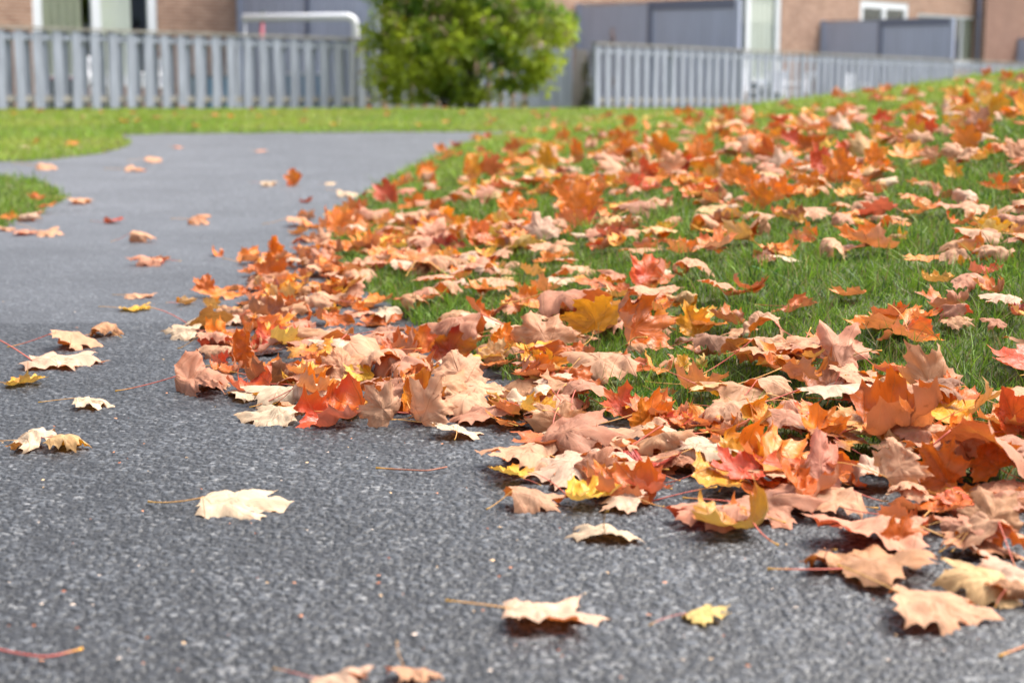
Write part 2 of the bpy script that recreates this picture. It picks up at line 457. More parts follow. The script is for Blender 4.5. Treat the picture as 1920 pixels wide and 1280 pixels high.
def bend(P, ang, kfun):
    """roll the sheet about an in-plane axis; curvature as a function of signed distance"""
    c, s = math.cos(ang), math.sin(ang)
    u = P[:, 0] * c + P[:, 1] * s; w = -P[:, 0] * s + P[:, 1] * c; z = P[:, 2]
    g = np.linspace(-1.4, 1.4, 561); k = kfun(g); dg = g[1] - g[0]
    al = np.cumsum(k) * dg; al -= np.interp(0, g, al)
    cu = np.cumsum(np.cos(al)) * dg; cz = np.cumsum(np.sin(al)) * dg
    cu -= np.interp(0, g, cu); cz -= np.interp(0, g, cz)
    a = np.interp(u, g, al); nu = np.interp(u, g, cu) - np.sin(a) * z; nz = np.interp(u, g, cz) + np.cos(a) * z
    return np.stack([nu * c - w * s, nu * s + w * c, nz], -1)
def leaf_shape(rng, form, sub, rings):
    O = outline(rng, sub); n = len(O)
    ts = np.linspace(0, 1, rings + 1)[1:] ** .85
    V2 = [CEN[None, :]]
    for t in ts: V2.append(CEN + (O - CEN) * t)
    V2 = np.vstack(V2)
    f = []; cn = []
    i = np.arange(n); j = (i + 1) % n
    tri = np.stack([np.zeros(n, int), 1 + j, 1 + i], -1)   # counter-clockwise seen from above (outline runs clockwise)
    quads = []
    for r in range(rings - 1):
        a = 1 + r * n; b = a + n
        quads.append(np.stack([a + i, a + j, b + j, b + i], -1))
    quads = np.vstack(quads) if quads else np.zeros((0, 4), int)
    x, y = V2[:, 0], V2[:, 1]
    th = np.arctan2(x, y); r = np.hypot(x, y); A = math.radians(39)
    tw = (th + A / 2) % A - A / 2
    b = r * np.abs(np.sin(tw))
    rho = np.concatenate([[0], np.repeat(ts, n)]) * 1.0
    dist = np.hypot(x - CEN[0], y - CEN[1])
    o1, o2 = rng.uniform(0, 200, 2)
    amp = {'flat': .05, 'arch': .06, 'roll': .06, 'cup': .08, 'fold': .06, 'stand': .08, 'crumple': .17}[form]
    z = .28 * np.sqrt(b * b + .0004) * rng.uniform(.5, 1.3)
    z = z + amp * (vnoise(x * 3.2 + o1, y * 3.2 + o2) - .5) * 1.5 + amp * .6 * (vnoise(x * 7.5 + o2, y * 7.5 + o1) - .5) + amp * .3 * (vnoise(x * 15 + o2, y * 15 + o1) - .5)
    rg_ = lambda f, a, b_: 1 - 2 * np.abs(vnoise(x * f + a, y * f + b_) - .5)
    z = z + rng.uniform(.02, .055) * (rg_(4.5, o2, o1) ** 2 - .4) + rng.uniform(.008, .028) * (rg_(10, o1, o1) ** 2 - .4) + .008 * rng.uniform(.3, 1.4) * (rg_(21, o1, o2) - .5)
    ang = np.arctan2(y - .3, x); aa = np.cos(ang) * 1.3 + o1; bb = np.sin(ang) * 1.3 + o2
    lift = (vnoise(aa, bb) - .35) * {'flat': .28, 'arch': .25, 'roll': .3, 'cup': .8, 'fold': .4, 'stand': .6, 'crumple': .9}[form]
    z = z + lift * dist ** 2.2 * 1.4 + rng.uniform(0, .25) * np.clip(dist - .36, 0, 1) ** 1.3 * (vnoise(aa * 3, bb * 3))
    P = np.stack([x, y - .35, z], -1)
    a1 = rng.uniform(0, math.pi)
    U = rng.uniform
    if form == 'flat': ks = [(a1, U(-.2, .7), 0)]
    elif form == 'arch': ks = [(U(-.7, .7), U(.3, 1.3), U(-.9, .9)), (math.pi / 2 + U(-.3, .3), U(-.1, .9), U(-.6, .6))]
    elif form == 'roll': ks = [(U(-.8, .8), U(2.0, 4.2), U(-2, 2)), (math.pi / 2, U(-.4, .5), U(-.5, .5))]
    elif form == 'cup': ks = [(a1, U(.8, 2.3), U(-1.2, 1.2)), (a1 + 1.57, U(.2, 1.2), U(-.8, .8))]
    elif form == 'fold': ks = [(U(-.15, .15), 'fold', U(1.2, 2.2)), (math.pi / 2, U(.2, .8), 0)]
    elif form == 'stand': ks = [(U(-.7, .7), U(.6, 2.2), U(-1.6, 1.6)), (math.pi / 2 + U(-.3, .3), U(-.6, 1.3), U(-1, 1.4))]
    else: ks = [(a1, U(1.5, 2.8), U(-1, 1)), (a1 + U(1, 2), U(-1.5, 1.5), U(-2, 2))]
    if rng.random() < .6 and form != 'flat':
        side_ = rng.choice([-1, 1]); off_ = U(.12, .35); kk = U(2.5, 7) * rng.choice([1, 1, -1]); an_ = rng.choice([0, .68, -.68, 1.36]) + U(-.2, .2)
        P = bend(P, an_, lambda g: kk * np.exp(-((g - side_ * off_) / .09) ** 2))
    for an, k, e in ks:
        if k == 'fold': P = bend(P, an, lambda g: e * np.exp(-(g / .10) ** 2) / .10 * .55)
        else: P = bend(P, an, lambda g, k=k, e=e: k + e * np.sign(g) * np.minimum(np.abs(g), .6) * 2)
    return P, V2, tri, quads

C = {  # sRGB of (top face, underside)
    'cream':  ((222, 150, 76), (250, 220, 184)),
    'pale':   ((232, 130, 66), (248, 206, 174)),
    'peach':  ((228, 116, 50), (242, 184, 142)),
    'tan':    ((208, 124, 58), (226, 166, 120)),
    'mauve':  ((204, 104, 54), (222, 154, 120)),
    'pink':   ((228, 92, 60), (242, 172, 136)),
    'orange': ((244, 136, 42), (244, 176, 132)),
    'amber':  ((242, 164, 46), (246, 200, 140)),
    'rust':   ((212, 106, 36), (214, 148, 112)),
    'red':    ((226, 88, 50), (234, 152, 122)),
    'darkred': ((168, 48, 32), (206, 120, 104)),
    'yellow': ((246, 186, 54), (250, 214, 130)),
    'ochre':  ((222, 160, 52), (236, 196, 110)),
    'brown':  ((160, 92, 52), (176, 124, 92)),
}
CNAME = {'cream': 'cream', 'pale': 'very pale pink', 'peach': 'peach', 'tan': 'tan', 'mauve': 'mauve pink', 'pink': 'pink', 'orange': 'bright orange', 'amber': 'amber',
         'rust': 'rust orange', 'red': 'red', 'darkred': 'dark red', 'yellow': 'yellow', 'ochre': 'ochre', 'brown': 'brown'}
def leaf_colours(rng, cname, V2):
    top, back = srgb(*C[cname][0], .82), srgb(*C[cname][1], .66)
    x, y = V2[:, 0], V2[:, 1]
    o1, o2 = rng.uniform(0, 200, 2)
    d = np.hypot(x, y - .3)
    n = vnoise(x * 3 + o1, y * 3 + o2)
    n2 = vnoise(x * 9 + o2, y * 9 + o1)
    alt = srgb(*C[rng.choice(['red', 'yellow', 'orange', 'rust', 'amber', 'amber', 'orange'])][0], .86)
    m = (smooth(.45, .85, n * .75 + d * .5) * rng.uniform(0, .8))[:, None]
    ct = top * (1 - m) + alt * m
    e = (smooth(.30, .62, d + (n2 - .5) * .25) * rng.uniform(.05, .5))[:, None]
    cb = back * (1 - e) + (back * .45 + top * .45) * e
    k = (.86 + .26 * n2)[:, None] * rng.uniform(.88, 1.06)
    return np.clip(ct * k, 0, .9), np.clip(cb * k, 0, .9)

def rot(ax, a):
    c, s = math.cos(a), math.sin(a)
    return {'x': np.array([[1, 0, 0], [0, c, -s], [0, s, c]]), 'y': np.array([[c, 0, s], [0, 1, 0], [-s, 0, c]]), 'z': np.array([[c, -s, 0], [s, c, 0], [0, 0, 1]])}[ax]

HX0, HY0, HS = -3.4, 1.0, .01
NX, NY = 680, 820
gx, gy = np.meshgrid(HX0 + HS * (np.arange(NX) + .5), HY0 + HS * (np.arange(NY) + .5), indexing='ij')
gg = on_grass(gx, gy)
HM = np.where(gg, terrain(gx, gy) + .018 + .012 * vnoise(gx * 14, gy * 14), .0012)
COV = np.zeros((NX, NY), np.float32)
def hm_idx(x, y):
    return ((x - HX0) / HS).astype(int), ((y - HY0) / HS).astype(int)
LEAVES = []
def make_leaf(px, py, wpx, cname, side, form, yaw=None, label=None, seed=0, tilt=None, size=None, z_up=.012, hi=True, gpos=None):
    rng = np.random.default_rng(1000 + seed)
    w_est = wpx if wpx else 100
    P, V2, tri, quads = leaf_shape(rng, form, 3 if hi else 1, 9 if hi else 3)
    if yaw is None: yaw = rng.uniform(0, 360)
    yw = math.radians(yaw - 90)
    if form == 'stand':
        Mt = rot('x', math.radians(tilt if tilt is not None else rng.uniform(48, 80)))
        if side == 'b': Mt = Mt @ rot('y', math.pi)
        roll = rng.uniform(-.7, .7); yy = rng.uniform(-.6, .6) if yaw is None else math.radians(0 if abs(yaw) > 60 else yaw)
        Rm = rot('z', yy) @ rot('y', roll) @ Mt
    else:
        tl = rng.normal(0, .16 if form != 'flat' else .08) if tilt is None else math.radians(tilt)
        base = rot('y', math.pi) if side == 'b' else np.eye(3)
        Rm = rot('z', yw) @ rot('x', tl) @ rot('y', rng.normal(0, .14)) @ base
    P = P @ Rm.T
    # scale so that it spans the wanted width at its distance
    g = ground_pt(px, py) if gpos is None else np.array(gpos)
    if size is None:
        d = math.hypot(g[1], CAM_H)
        wid = P[:, 0].max() - P[:, 0].min()
        size = float(np.clip(wpx * d / F_PX / max(wid, 1.15 * (P[:, 2].max() - P[:, 2].min())), .022, .150))
    P = P * size
    zc = P[:, 2].mean() - P[:, 2].min()
    pos = g
    zb = 0.0
    for _ in range(4):
        tz = zb
        if gpos is not None: pos = g
        else:
            pos = ground_pt(px, py, tz + zc)
            if pos[1] > 30 or pos[1] < 0: pos = g
        xi, yi = int((pos[0] - HX0) / HS), int((pos[1] - HY0) / HS)
        if 0 <= xi < NX and 0 <= yi < NY: zb = float(HM[xi, yi])
        else:
            zb = t1(pos[0], pos[1]) + (z_up if on_grass(np.array([pos[0]]), np.array([pos[1]]))[0] else .002)
        if abs(zb - tz) < 1e-4: break
    W = P.copy(); W[:, 0] += pos[0]; W[:, 1] += pos[1]
    xi, yi = hm_idx(W[:, 0], W[:, 1])
    ok = (xi >= 0) & (xi < NX) & (yi >= 0) & (yi < NY)
    if ok.mean() > .9:
        gap = HM[xi[ok], yi[ok]] - W[ok, 2]
        off = np.percentile(gap, 95 if form != 'stand' else 97)
        W[:, 2] += off
        zz = np.minimum(W[ok, 2], HM[xi[ok], yi[ok]] + .010)
        np.maximum.at(HM, (xi[ok], yi[ok]), zz)
        COV[xi[ok], yi[ok]] = 1
    else:
        W[:, 2] += zb - np.percentile(P[:, 2], 8)
    ct, cb = leaf_colours(rng, cname, V2)
    # base point (where the stem joins): the outline vertex nearest (0,.02)
    bi = int(np.argmin(np.hypot(V2[:, 0], V2[:, 1] - .02)))
    tipd = W[bi] - W[int(np.argmin(np.hypot(V2[:, 0], V2[:, 1] - .22)))]
    LEAVES.append(dict(W=W, V2=V2, tri=tri, quads=quads, ct=ct, cb=cb, c=cname, side=side, form=form, label=label, size=size, base=W[bi], sd=tipd, rng=rng, px=px, py=py, pos=pos, hi=hi))

# --- leaves named one by one: x, y, width in the photo; colour; face up; form; direction of the tip; label
NAMED = [
 (590,735,90,'orange','t','cup',10,'small orange leaf lying on the red leaf at the front of the left drift'),
 (985,820,150,'peach','b','arch',170,'long peach leaf at the drift edge behind the broad pale leaf'),
 (1060,850,150,'pale','b','arch',200,'broad very pale pink leaf beside the tip of asphalt at centre front'),
 (1170,860,140,'peach','b','flat',150,'peach leaf lying low in the centre of the front drift'),
 (1290,800,170,'pale','b','arch',20,'large pale pink leaf just below the small central grass patch'),
 (1220,815,120,'peach','b','flat',190,'flat peach leaf left of the large pale leaf below the grass patch'),
 (1330,855,140,'cream','b','flat',30,'cream leaf half buried under orange leaves in the front drift'),
 (1145,795,110,'pale','b','cup',100,'spiky pale pink leaf just in front of the orange upright pair'),
 (900,738,125,'peach','b','arch',180,'smooth domed peach leaf with short lobes right of the folded tan leaf'),
 (1000,700,90,'cream','b','crumple',None,'wrinkled cream leaf right of the yellow curled leaf on the bank'),
 (1045,735,90,'pale','b','flat',None,'pale pink veined leaf below the wrinkled cream leaf'),
 (1095,738,110,'mauve','b','roll',60,'mauve pink rolled leaf at the left foot of the orange red star leaf'),
 (1010,750,90,'yellow','t','arch',0,'yellow strip shaped leaf lying across the pale leaves at centre'),
 (690,700,110,'mauve','b','arch',150,'mauve pink leaf arching over the left drift'),
 (520,708,110,'cream','b','arch',190,'cream leaf lying behind the flat cream leaf at the left drift front'),
 (480,712,80,'red','t','cup',150,'red tinged leaf with a dark hole at the left drift front'),
 (590,712,90,'pale','b','roll',0,'pale pink rolled leaf behind the red leaf of the left drift'),
 (660,740,80,'amber','t','cup',30,'amber leaf behind the red leaf at the drift front'),
 (560,630,80,'pink','t','cup',40,'pink leaf beside the brown orange upright leaf'),
 (530,650,80,'yellow','t','fold',20,'yellow folded leaf leaning on the brown orange upright leaf'),
 (458,642,95,'rust','t','stand',0,'large brown orange upright leaf with dark veins at the left end of the drift'),
 (590,650,60,'rust','t','stand',None,'narrow rust upright leaf right of the pink leaf in the left drift'),
 (640,645,80,'orange','b','stand',None,'peach orange upright leaf with a flat top in the left drift'),
 (665,605,100,'mauve','b','roll',60,'mauve rolled leaf standing up above the left drift'),
 (705,640,120,'peach','b','roll',-30,'long peach rolled leaf sloping down to the right on the left drift'),
 (765,668,120,'mauve','b','roll',-40,'long mauve rolled leaf pointing down to the right beside the large veined peach leaf'),
 (845,645,90,'darkred','t','stand',0,'dark red upright leaf on the grass edge'),
 (790,650,70,'orange','t','stand',None,'orange upright leaf left of the dark red one'),
 (858,680,110,'peach','b','stand',20,'large veined peach leaf propped up in front of the dark red leaf'),
 (790,720,90,'rust','t','stand',None,'rust orange leaf standing below the dark red leaf'),
 (925,690,80,'yellow','t','cup',130,'pale yellow curled leaf with pointed lobes on the grass edge'),
 (930,665,60,'amber','b','stand',None,'small tan upright leaf behind the pale yellow curled leaf'),
 (945,630,50,'orange','t','stand',None,'narrow orange upright leaf behind the small tan leaf'),
 (850,590,150,'mauve','b','roll',170,'long mauve rolled leaf lying on the grass at upper centre'),
 (900,585,90,'cream','b','arch',0,'cream and grey leaf at the right end of the long mauve roll'),
 (1065,557,120,'mauve','b','roll',-20,'mauve brown rolled leaf arching on grass behind the orange cluster'),
 (1015,615,115,'orange','b','stand',0,'large orange pink upright leaf at the left of the central cluster'),
 (1080,640,120,'rust','t','crumple',None,'rust leaf with amber edges in the middle of the central cluster'),
 (1110,585,110,'amber','t','stand',-20,'amber yellow leaf leaning back in the central cluster'),
 (1190,600,105,'rust','t','stand',10,'tallest brown orange upright leaf with jagged tip at the right of the central cluster'),
 (1235,600,70,'tan','b','roll',-60,'tan curled leaf hooked round the right end of the central cluster'),
 (1120,660,130,'peach','b','arch',200,'peach leaf lying in front of the central cluster'),
 (1060,690,100,'tan','b','crumple',None,'tan crumpled leaf in front of the central cluster'),
 (1170,690,90,'rust','t','arch',None,'low rust leaf at the right foot of the central cluster'),
 (1165,740,75,'red','t','stand',0,'orange red star shaped upright leaf on the grass edge'),
 (1215,765,100,'orange','t','stand',30,'orange upright leaf leaning right beside the red star leaf'),
 (1240,795,120,'rust','t','cup',20,'rust orange leaf with turned up edge in front of the orange pair'),
 (1295,615,70,'brown','b','crumple',None,'brown crumpled dead leaf on the grass right of the central cluster'),
 (1300,665,60,'ochre','t','crumple',None,'small ochre curled leaf below the brown crumpled one'),
 (1350,560,80,'brown','b','roll',None,'brown curled leaf alone on the grass in the middle of the lawn'),
 (1390,550,60,'tan','b','flat',None,'small tan leaf behind the brown curled leaf on the lawn'),
 (1435,598,80,'peach','b','fold',40,'peach folded leaf pointing up to the right on the grass'),
 (1525,610,80,'mauve','b','arch',100,'pale mauve leaf draped downwards on the grass at right'),
 (1590,600,90,'rust','b','cup',60,'rust leaf with a pale rim behind the tall mauve leaf'),
 (1570,670,85,'mauve','b','stand',-20,'tall mauve pink leaf standing in the grass at right'),
 (1500,680,110,'rust','t','cup',20,'rust orange cupped leaf left of the tall mauve leaf'),
 (1500,640,100,'orange','b','flat',160,'flat orange peach leaf behind the rust cupped leaf'),
 (1390,660,120,'tan','b','arch',180,'tan leaf arching over the grass left of the rust cupped leaf'),
 (1440,700,90,'peach','b','roll',50,'peach rolled leaf below the tan arching leaf'),
 (1340,712,100,'amber','b','arch',-30,'light orange leaf lying alone on bright green grass'),
 (1415,738,35,'yellow','t','fold',60,'tiny yellow upright leaf in the grass'),
 (1240,710,50,'cream','t','crumple',None,'small pale yellow leaf sunk in the grass'),
 (1700,620,110,'orange','b','cup',120,'orange peach leaf at the left of the right hand cluster'),
 (1790,605,140,'amber','t','cup',10,'amber yellow leaf along the back of the right hand cluster'),
 (1740,650,110,'tan','b','stand',None,'tan veined leaf leaning in the right hand cluster'),
 (1860,640,150,'mauve','b','roll',0,'long brownish mauve leaf at the right end of the right hand cluster'),
 (1690,660,110,'red','t','arch',-20,'red pink leaf under the right hand cluster'),
 (1800,650,100,'rust','t','cup',None,'rust leaf in the middle of the right hand cluster'),
 (1905,600,70,'rust','t','stand',None,'rust leaf cut by the right frame edge on the lawn'),
 (1700,680,70,'cream','b','crumple',None,'small cream crumpled leaf in front of the right hand cluster'),
 (1690,748,150,'rust','t','cup',0,'big rust orange leaf with a raised left lobe lying in dark grass'),
 (1755,712,90,'brown','b','roll',20,'mottled brown rolled leaf above the big rust leaf'),
 (1570,750,190,'pale','b','flat',0,'large flat pale leaf with ragged lower edge on the grass'),
 (1600,715,90,'peach','b','flat',None,'peach leaf beside the foot of the tall mauve leaf'),
 (1480,780,80,'mauve','b','cup',-20,'mauve upright leaf left of the cream leaf in the right drift'),
 (1400,800,100,'amber','t','cup',60,'amber leaf with two raised points by the grass patch'),
 (1440,860,130,'orange','t','cup',150,'orange curled leaf in the thick of the right drift'),
 (1540,860,120,'red','b','stand',10,'large salmon red leaf leaning back in the right drift'),
 (1500,880,120,'rust','t','fold',None,'rust folded leaf under the salmon red leaf'),
 (1600,800,110,'cream','t','flat',None,'flat cream yellow leaf on top of the right drift'),
 (1640,840,110,'pale','b','crumple',None,'wrinkled very pale leaf in the right drift'),
 (1690,850,110,'peach','b','stand',-40,'long peach upright leaf left of the brown orange one in the right drift'),
 (1760,865,120,'rust','t','stand',-30,'large brown orange upright leaf at the right of the drift'),
 (1850,850,110,'rust','t','stand',20,'spotted rust upright leaf near the right frame edge'),
 (1800,790,90,'peach','b','cup',None,'peach leaf on the dark grass near the right edge'),
 (1890,830,80,'orange','b','cup',None,'orange leaf at the right frame edge beside grass'),
 (1560,890,130,'peach','b','arch',190,'smooth peach leaf with fine veins above the largest pink leaf'),
 (1860,925,110,'tan','b','stand',None,'tan veined leaf standing near the right frame edge'),
 (1790,960,90,'mauve','b','roll',None,'mauve rolled leaf under the right hand stems'),
 (1905,930,110,'mauve','b','arch',None,'mauve leaf cut by the right frame edge above the orange one'),
 (1440,935,190,'mauve','b','arch',-20,'broad mauve tan leaf behind the ochre leaf'),
 (1330,930,140,'pink','b','roll',170,'long pink rolled leaf left of the ochre leaf'),
 (1215,920,100,'red','t','cup',-60,'bright red pink leaf with long curved lobes on the asphalt'),
 (1170,905,90,'pale','b','flat',None,'faded pink leaf behind the bright red pink leaf'),
 (960,892,90,'yellow','t','flat',150,'yellow orange leaf under the big peach roll'),
 (1000,908,125,'peach','b','roll',20,'big smooth peach rolled leaf at the front corner of the drift'),
 (1130,865,90,'rust','t','cup',None,'rust orange leaf behind the big peach roll'),
 (1110,845,90,'rust','b','stand',None,'tan orange upright leaf behind the big peach roll'),
 (1340,890,120,'amber','t','arch',0,'amber leaf with curled rim in the drift left of the ochre leaf'),
 (1105,932,110,'yellow','t','arch',0,'pale yellow leaf lying on asphalt left of the red pink leaf'),
 (1138,978,145,'cream','b','flat',80,'cream star shaped leaf on asphalt in front of the pale yellow one'),
 (1395,960,140,'ochre','t','cup',100,'ochre yellow upright lobed leaf at the front edge of the drift'),
 (1650,945,235,'pink','b','arch',170,'largest leaf, smooth pink with pointed lobes, at the front of the right drift'),
 (1550,1030,90,'tan','b','roll',None,'brown tan curled lobe at the left of the big tan leaf on asphalt'),
 (1640,1055,230,'tan','b','flat',20,'big tan leaf with fine net of veins lying on asphalt'),
 (1755,1090,200,'peach','b','arch',-10,'peach pointed leaf overlapping the right side of the big tan leaf'),
 (1850,1042,150,'amber','b','arch',180,'cream and amber leaf on asphalt near the right edge'),
 (1905,1085,90,'tan','b','crumple',None,'tan leaf cut by the right frame edge in front'),
 (1690,995,100,'rust','t','stand',None,'small rust leaf standing under the largest pink leaf'),
 (515,746,120,'cream','b','flat',180,'flat cream leaf with wavy lower edge at the very front of the left drift'),
 (620,757,125,'red','t','cup',170,'bright red pink leaf next to the flat cream leaf'),
 (715,752,110,'peach','b','stand',20,'orange tan folded leaf with a sharp bottom point at the drift front'),
 (800,748,115,'peach','b','stand',-20,'peach leaf spread like a fan with a pale stem hanging on the asphalt'),
 (858,798,105,'cream','b','flat',90,'cream leaf with three upturned spikes flat on the asphalt'),
 (790,775,60,'darkred','t','flat',None,'dark red leaf tucked beneath the peach fan leaf'),
 (370,697,115,'mauve','b','crumple',0,'mauve pink crumpled leaf with long stem left of the drift'),
 (425,690,60,'rust','t','cup',None,'small rust leaf joined to the mauve crumpled leaf'),
 (385,540,48,'rust','t','stand',0,'small spiky rust leaf standing upright on the asphalt'),
 (345,564,40,'amber','t','roll',None,'amber curled leaf at the foot of the spiky upright leaf'),
 (378,580,90,'cream','b','arch',0,'long cream leaf in front of the spiky upright leaf'),
 (440,583,70,'pale','b','arch',None,'pale pink leaf right of the long cream leaf at the drift start'),
 (342,606,72,'cream','b','arch',180,'cream leaf left of a pink one at the left tip of the drift'),
 (402,610,75,'pink','b','arch',0,'pink leaf with short stem at the left tip of the drift'),
 (440,925,175,'cream','b','flat',0,'cream leaf with orange tips and long yellow tipped stem alone on asphalt'),
 (1022,1140,205,'pale','b','flat',0,'very pale ragged flat leaf alone on the front asphalt'),
 (1317,1128,95,'yellow','b','arch',20,'small yellow orange curled leaf alone on the front asphalt'),
 (630,1248,120,'pale','b','arch',None,'pale leaf cut by the bottom frame edge, left one'),
 (775,1246,110,'peach','b','cup',None,'peach leaf with a pointed lobe cut by the bottom frame edge'),
 (58,802,85,'cream','b','crumple',0,'cream brown curled leaf at the left frame edge'),
 (125,797,80,'amber','b','cup',0,'cream and orange leaf touching the curled one at the left edge'),
 (172,741,80,'cream','b','arch',0,'small cream leaf with upright stem alone on asphalt at left'),
 (42,712,80,'yellow','t','arch',0,'yellow arched leaf at the left frame edge'),
 (110,668,180,'pale','b','flat',0,'long low pink and yellow leaf with drooping red stem at left'),
 (138,614,90,'peach','b','arch',0,'peach leaf with curved red stem at left'),
 (195,603,70,'tan','b','crumple',None,'tan shrivelled leaf behind the peach leaf with the curved stem'),
 (250,576,65,'yellow','t','flat',-10,'bright yellow narrow leaf on asphalt left of the drift'),
 (258,551,64,'peach','b','arch',0,'peach leaf with orange tip behind the bright yellow one'),
 (280,475,70,'pink','b','arch',180,'pink leaf lying against an orange one in mid path'),
 (292,484,50,'orange','t','flat',0,'orange yellow leaf under the pink one in mid path'),
 (466,483,55,'orange','t','fold',20,'orange folded leaf on asphalt just left of the drift'),
 (265,431,48,'peach','b','arch',0,'peach leaf in mid path beyond the pink and orange pair'),
 (210,412,38,'red','t','arch',0,'red pink leaf on the path left of an orange folded one'),
 (369,404,42,'orange','b','fold',30,'pale orange folded leaf in the middle of the path'),
 (148,366,46,'peach','b','arch',0,'peach leaf on asphalt just right of the small grass island'),
 (90,431,50,'peach','b','arch',0,'peach leaf on asphalt below the small grass island'),
 (45,425,45,'pink','b','arch',0,'pink leaf left of the peach one below the grass island'),
 (12,420,40,'peach','b','arch',0,'peach leaf by the left frame edge below the grass island'),
 (12,405,45,'rust','t','arch',None,'rust leaf on the near edge of the small grass island'),
 (52,382,45,'pale','b','roll',None,'pale curled leaf on the small grass island'),
 (88,385,40,'orange','t','cup',None,'orange leaf on the right end of the small grass island'),
 (68,372,38,'rust','t','cup',None,'rust orange leaf behind the pale curled one on the grass island'),
 (84,300,42,'peach','b','arch',0,'peach leaf on asphalt under the edge of the far left lawn'),
 (251,310,42,'peach','b','arch',0,'peach leaf on the path right of the far left lawn'),
 (288,290,30,'peach','b','arch',0,'small peach leaf beyond the one on the path at far left'),
 (333,272,20,'pink','b','arch',0,'tiny pink leaf far up the path'),
 (488,276,22,'pink','b','arch',0,'tiny pink leaf in the middle of the far path'),
 (502,334,32,'cream','b','arch',0,'cream leaf left of the orange upright leaf on the far path'),
 (553,330,38,'orange','t','stand',0,'orange upright leaf on the far path'),
 (619,339,24,'cream','b','flat',0,'small cream leaf right of the orange upright leaf on the far path'),
 (650,357,46,'cream','b','arch',0,'cream leaf at the lawn edge in the far path'),
 (560,402,46,'peach','b','arch',0,'peach leaf on the path left of the grass bulge'),
 (135,268,26,'orange','t','cup',None,'orange leaf on the far left lawn'),
 (45,271,24,'cream','b','cup',None,'pale leaf on the far left lawn near the frame edge'),
 (65,266,22,'orange','t','cup',None,'small orange leaf beside a pale one on the far left lawn'),
]
DENS = {  # how thickly the leaves lie, by distance (rows) and from left to right (columns)
 140: '0000000000000000024', 180: '0000000000000122444', 220: '0000000123456666666', 260: '0000012345556666665',
 300: '0000034677777776555', 340: '0001345778777777555', 380: '0011356777777655444', 420: '0178878888777667556',
 460: '1699998866655666556', 500: '3899997653222333334', 540: '7998655344233322211', 580: '8998655667432244344',
 620: '8999755677444455566', 660: '5999986554224442122', 700: '4899998522333344311', 740: '1589999854213454211',
 780: '0002479987653454322', 820: '0000137999987788654', 860: '0000003789999999987', 900: '0000000234567899999',
 940: '0000000000001356899', 980: '0000000000000247899', 1020: '0000000000000004678', 1060: '0000000000000000014'}
fill = []
for y0, row in DENS.items():
    for i, ch in enumerate(row):
        c = int(ch) / 9.0
        if c == 0: continue
        x0 = 400 + 80 * i
        cx, cy = x0 + 40, y0 + 20
        hgt0 = t1(*ground_pt(cx, max(cy, 175)))
        dd = 0
        # distance at which the view ray meets the mound
        rr = ray(cx, cy)
        ys = np.linspace(1.5, 24, 240); zs = CAM_H + rr[2] / rr[1] * ys; xs = rr[0] / rr[1] * ys
        hit = np.where(zs < terrain(xs, ys))[0]
        if len(hit) == 0: continue
        dd = ys[hit[0]]
        wp = .080 * F_PX / dd
        area = wp * wp * .36
        lam = 3200 / area * c * (1.35 + 1.25 * c) * (1.25 if y0 > 440 and c > .8 else 1)
        n = R.poisson(lam)
        for _ in range(n):
            fill.append((x0 + R.uniform(0, 80), y0 + R.uniform(0, 40), dd))
# leaves further right than the frame, so that the bank goes on
for _ in range(260):
    fill.append((R.uniform(1920, 2350), R.choice([R.uniform(250, 520), R.uniform(600, 1000)]), None))
near_c = (['peach'] * 20 + ['pale'] * 8 + ['cream'] * 5 + ['tan'] * 16 + ['mauve'] * 10 + ['pink'] * 5 + ['orange'] * 26 + ['rust'] * 22 + ['red'] * 3 + ['amber'] * 12 + ['yellow'] * 5 + ['brown'] * 5 + ['darkred'] * 2)
far_c = (['peach'] * 18 + ['pale'] * 6 + ['pink'] * 3 + ['orange'] * 48 + ['rust'] * 14 + ['red'] * 6 + ['amber'] * 16 + ['yellow'] * 5 + ['mauve'] * 6 + ['darkred'] * 2)
forms = ['arch'] * 22 + ['roll'] * 18 + ['cup'] * 24 + ['crumple'] * 14 + ['fold'] * 8 + ['stand'] * 16 + ['flat'] * 3
forms_near = ['arch'] * 32 + ['roll'] * 22 + ['cup'] * 14 + ['crumple'] * 10 + ['fold'] * 8 + ['stand'] * 4 + ['flat'] * 16
fill.sort(key=lambda f: -f[1])
def terrain_px(px, py):
    """re-express a pixel over the mound as the flat-ground pixel of the same place"""
    rr = ray(px, py)
    ys = np.linspace(1.3, 26, 500); zs = CAM_H + rr[2] / rr[1] * ys; xs = rr[0] / rr[1] * ys
    hit = np.where(zs < terrain(xs, ys))[0]
    return None if len(hit) == 0 else (xs[hit[0]], ys[hit[0]])
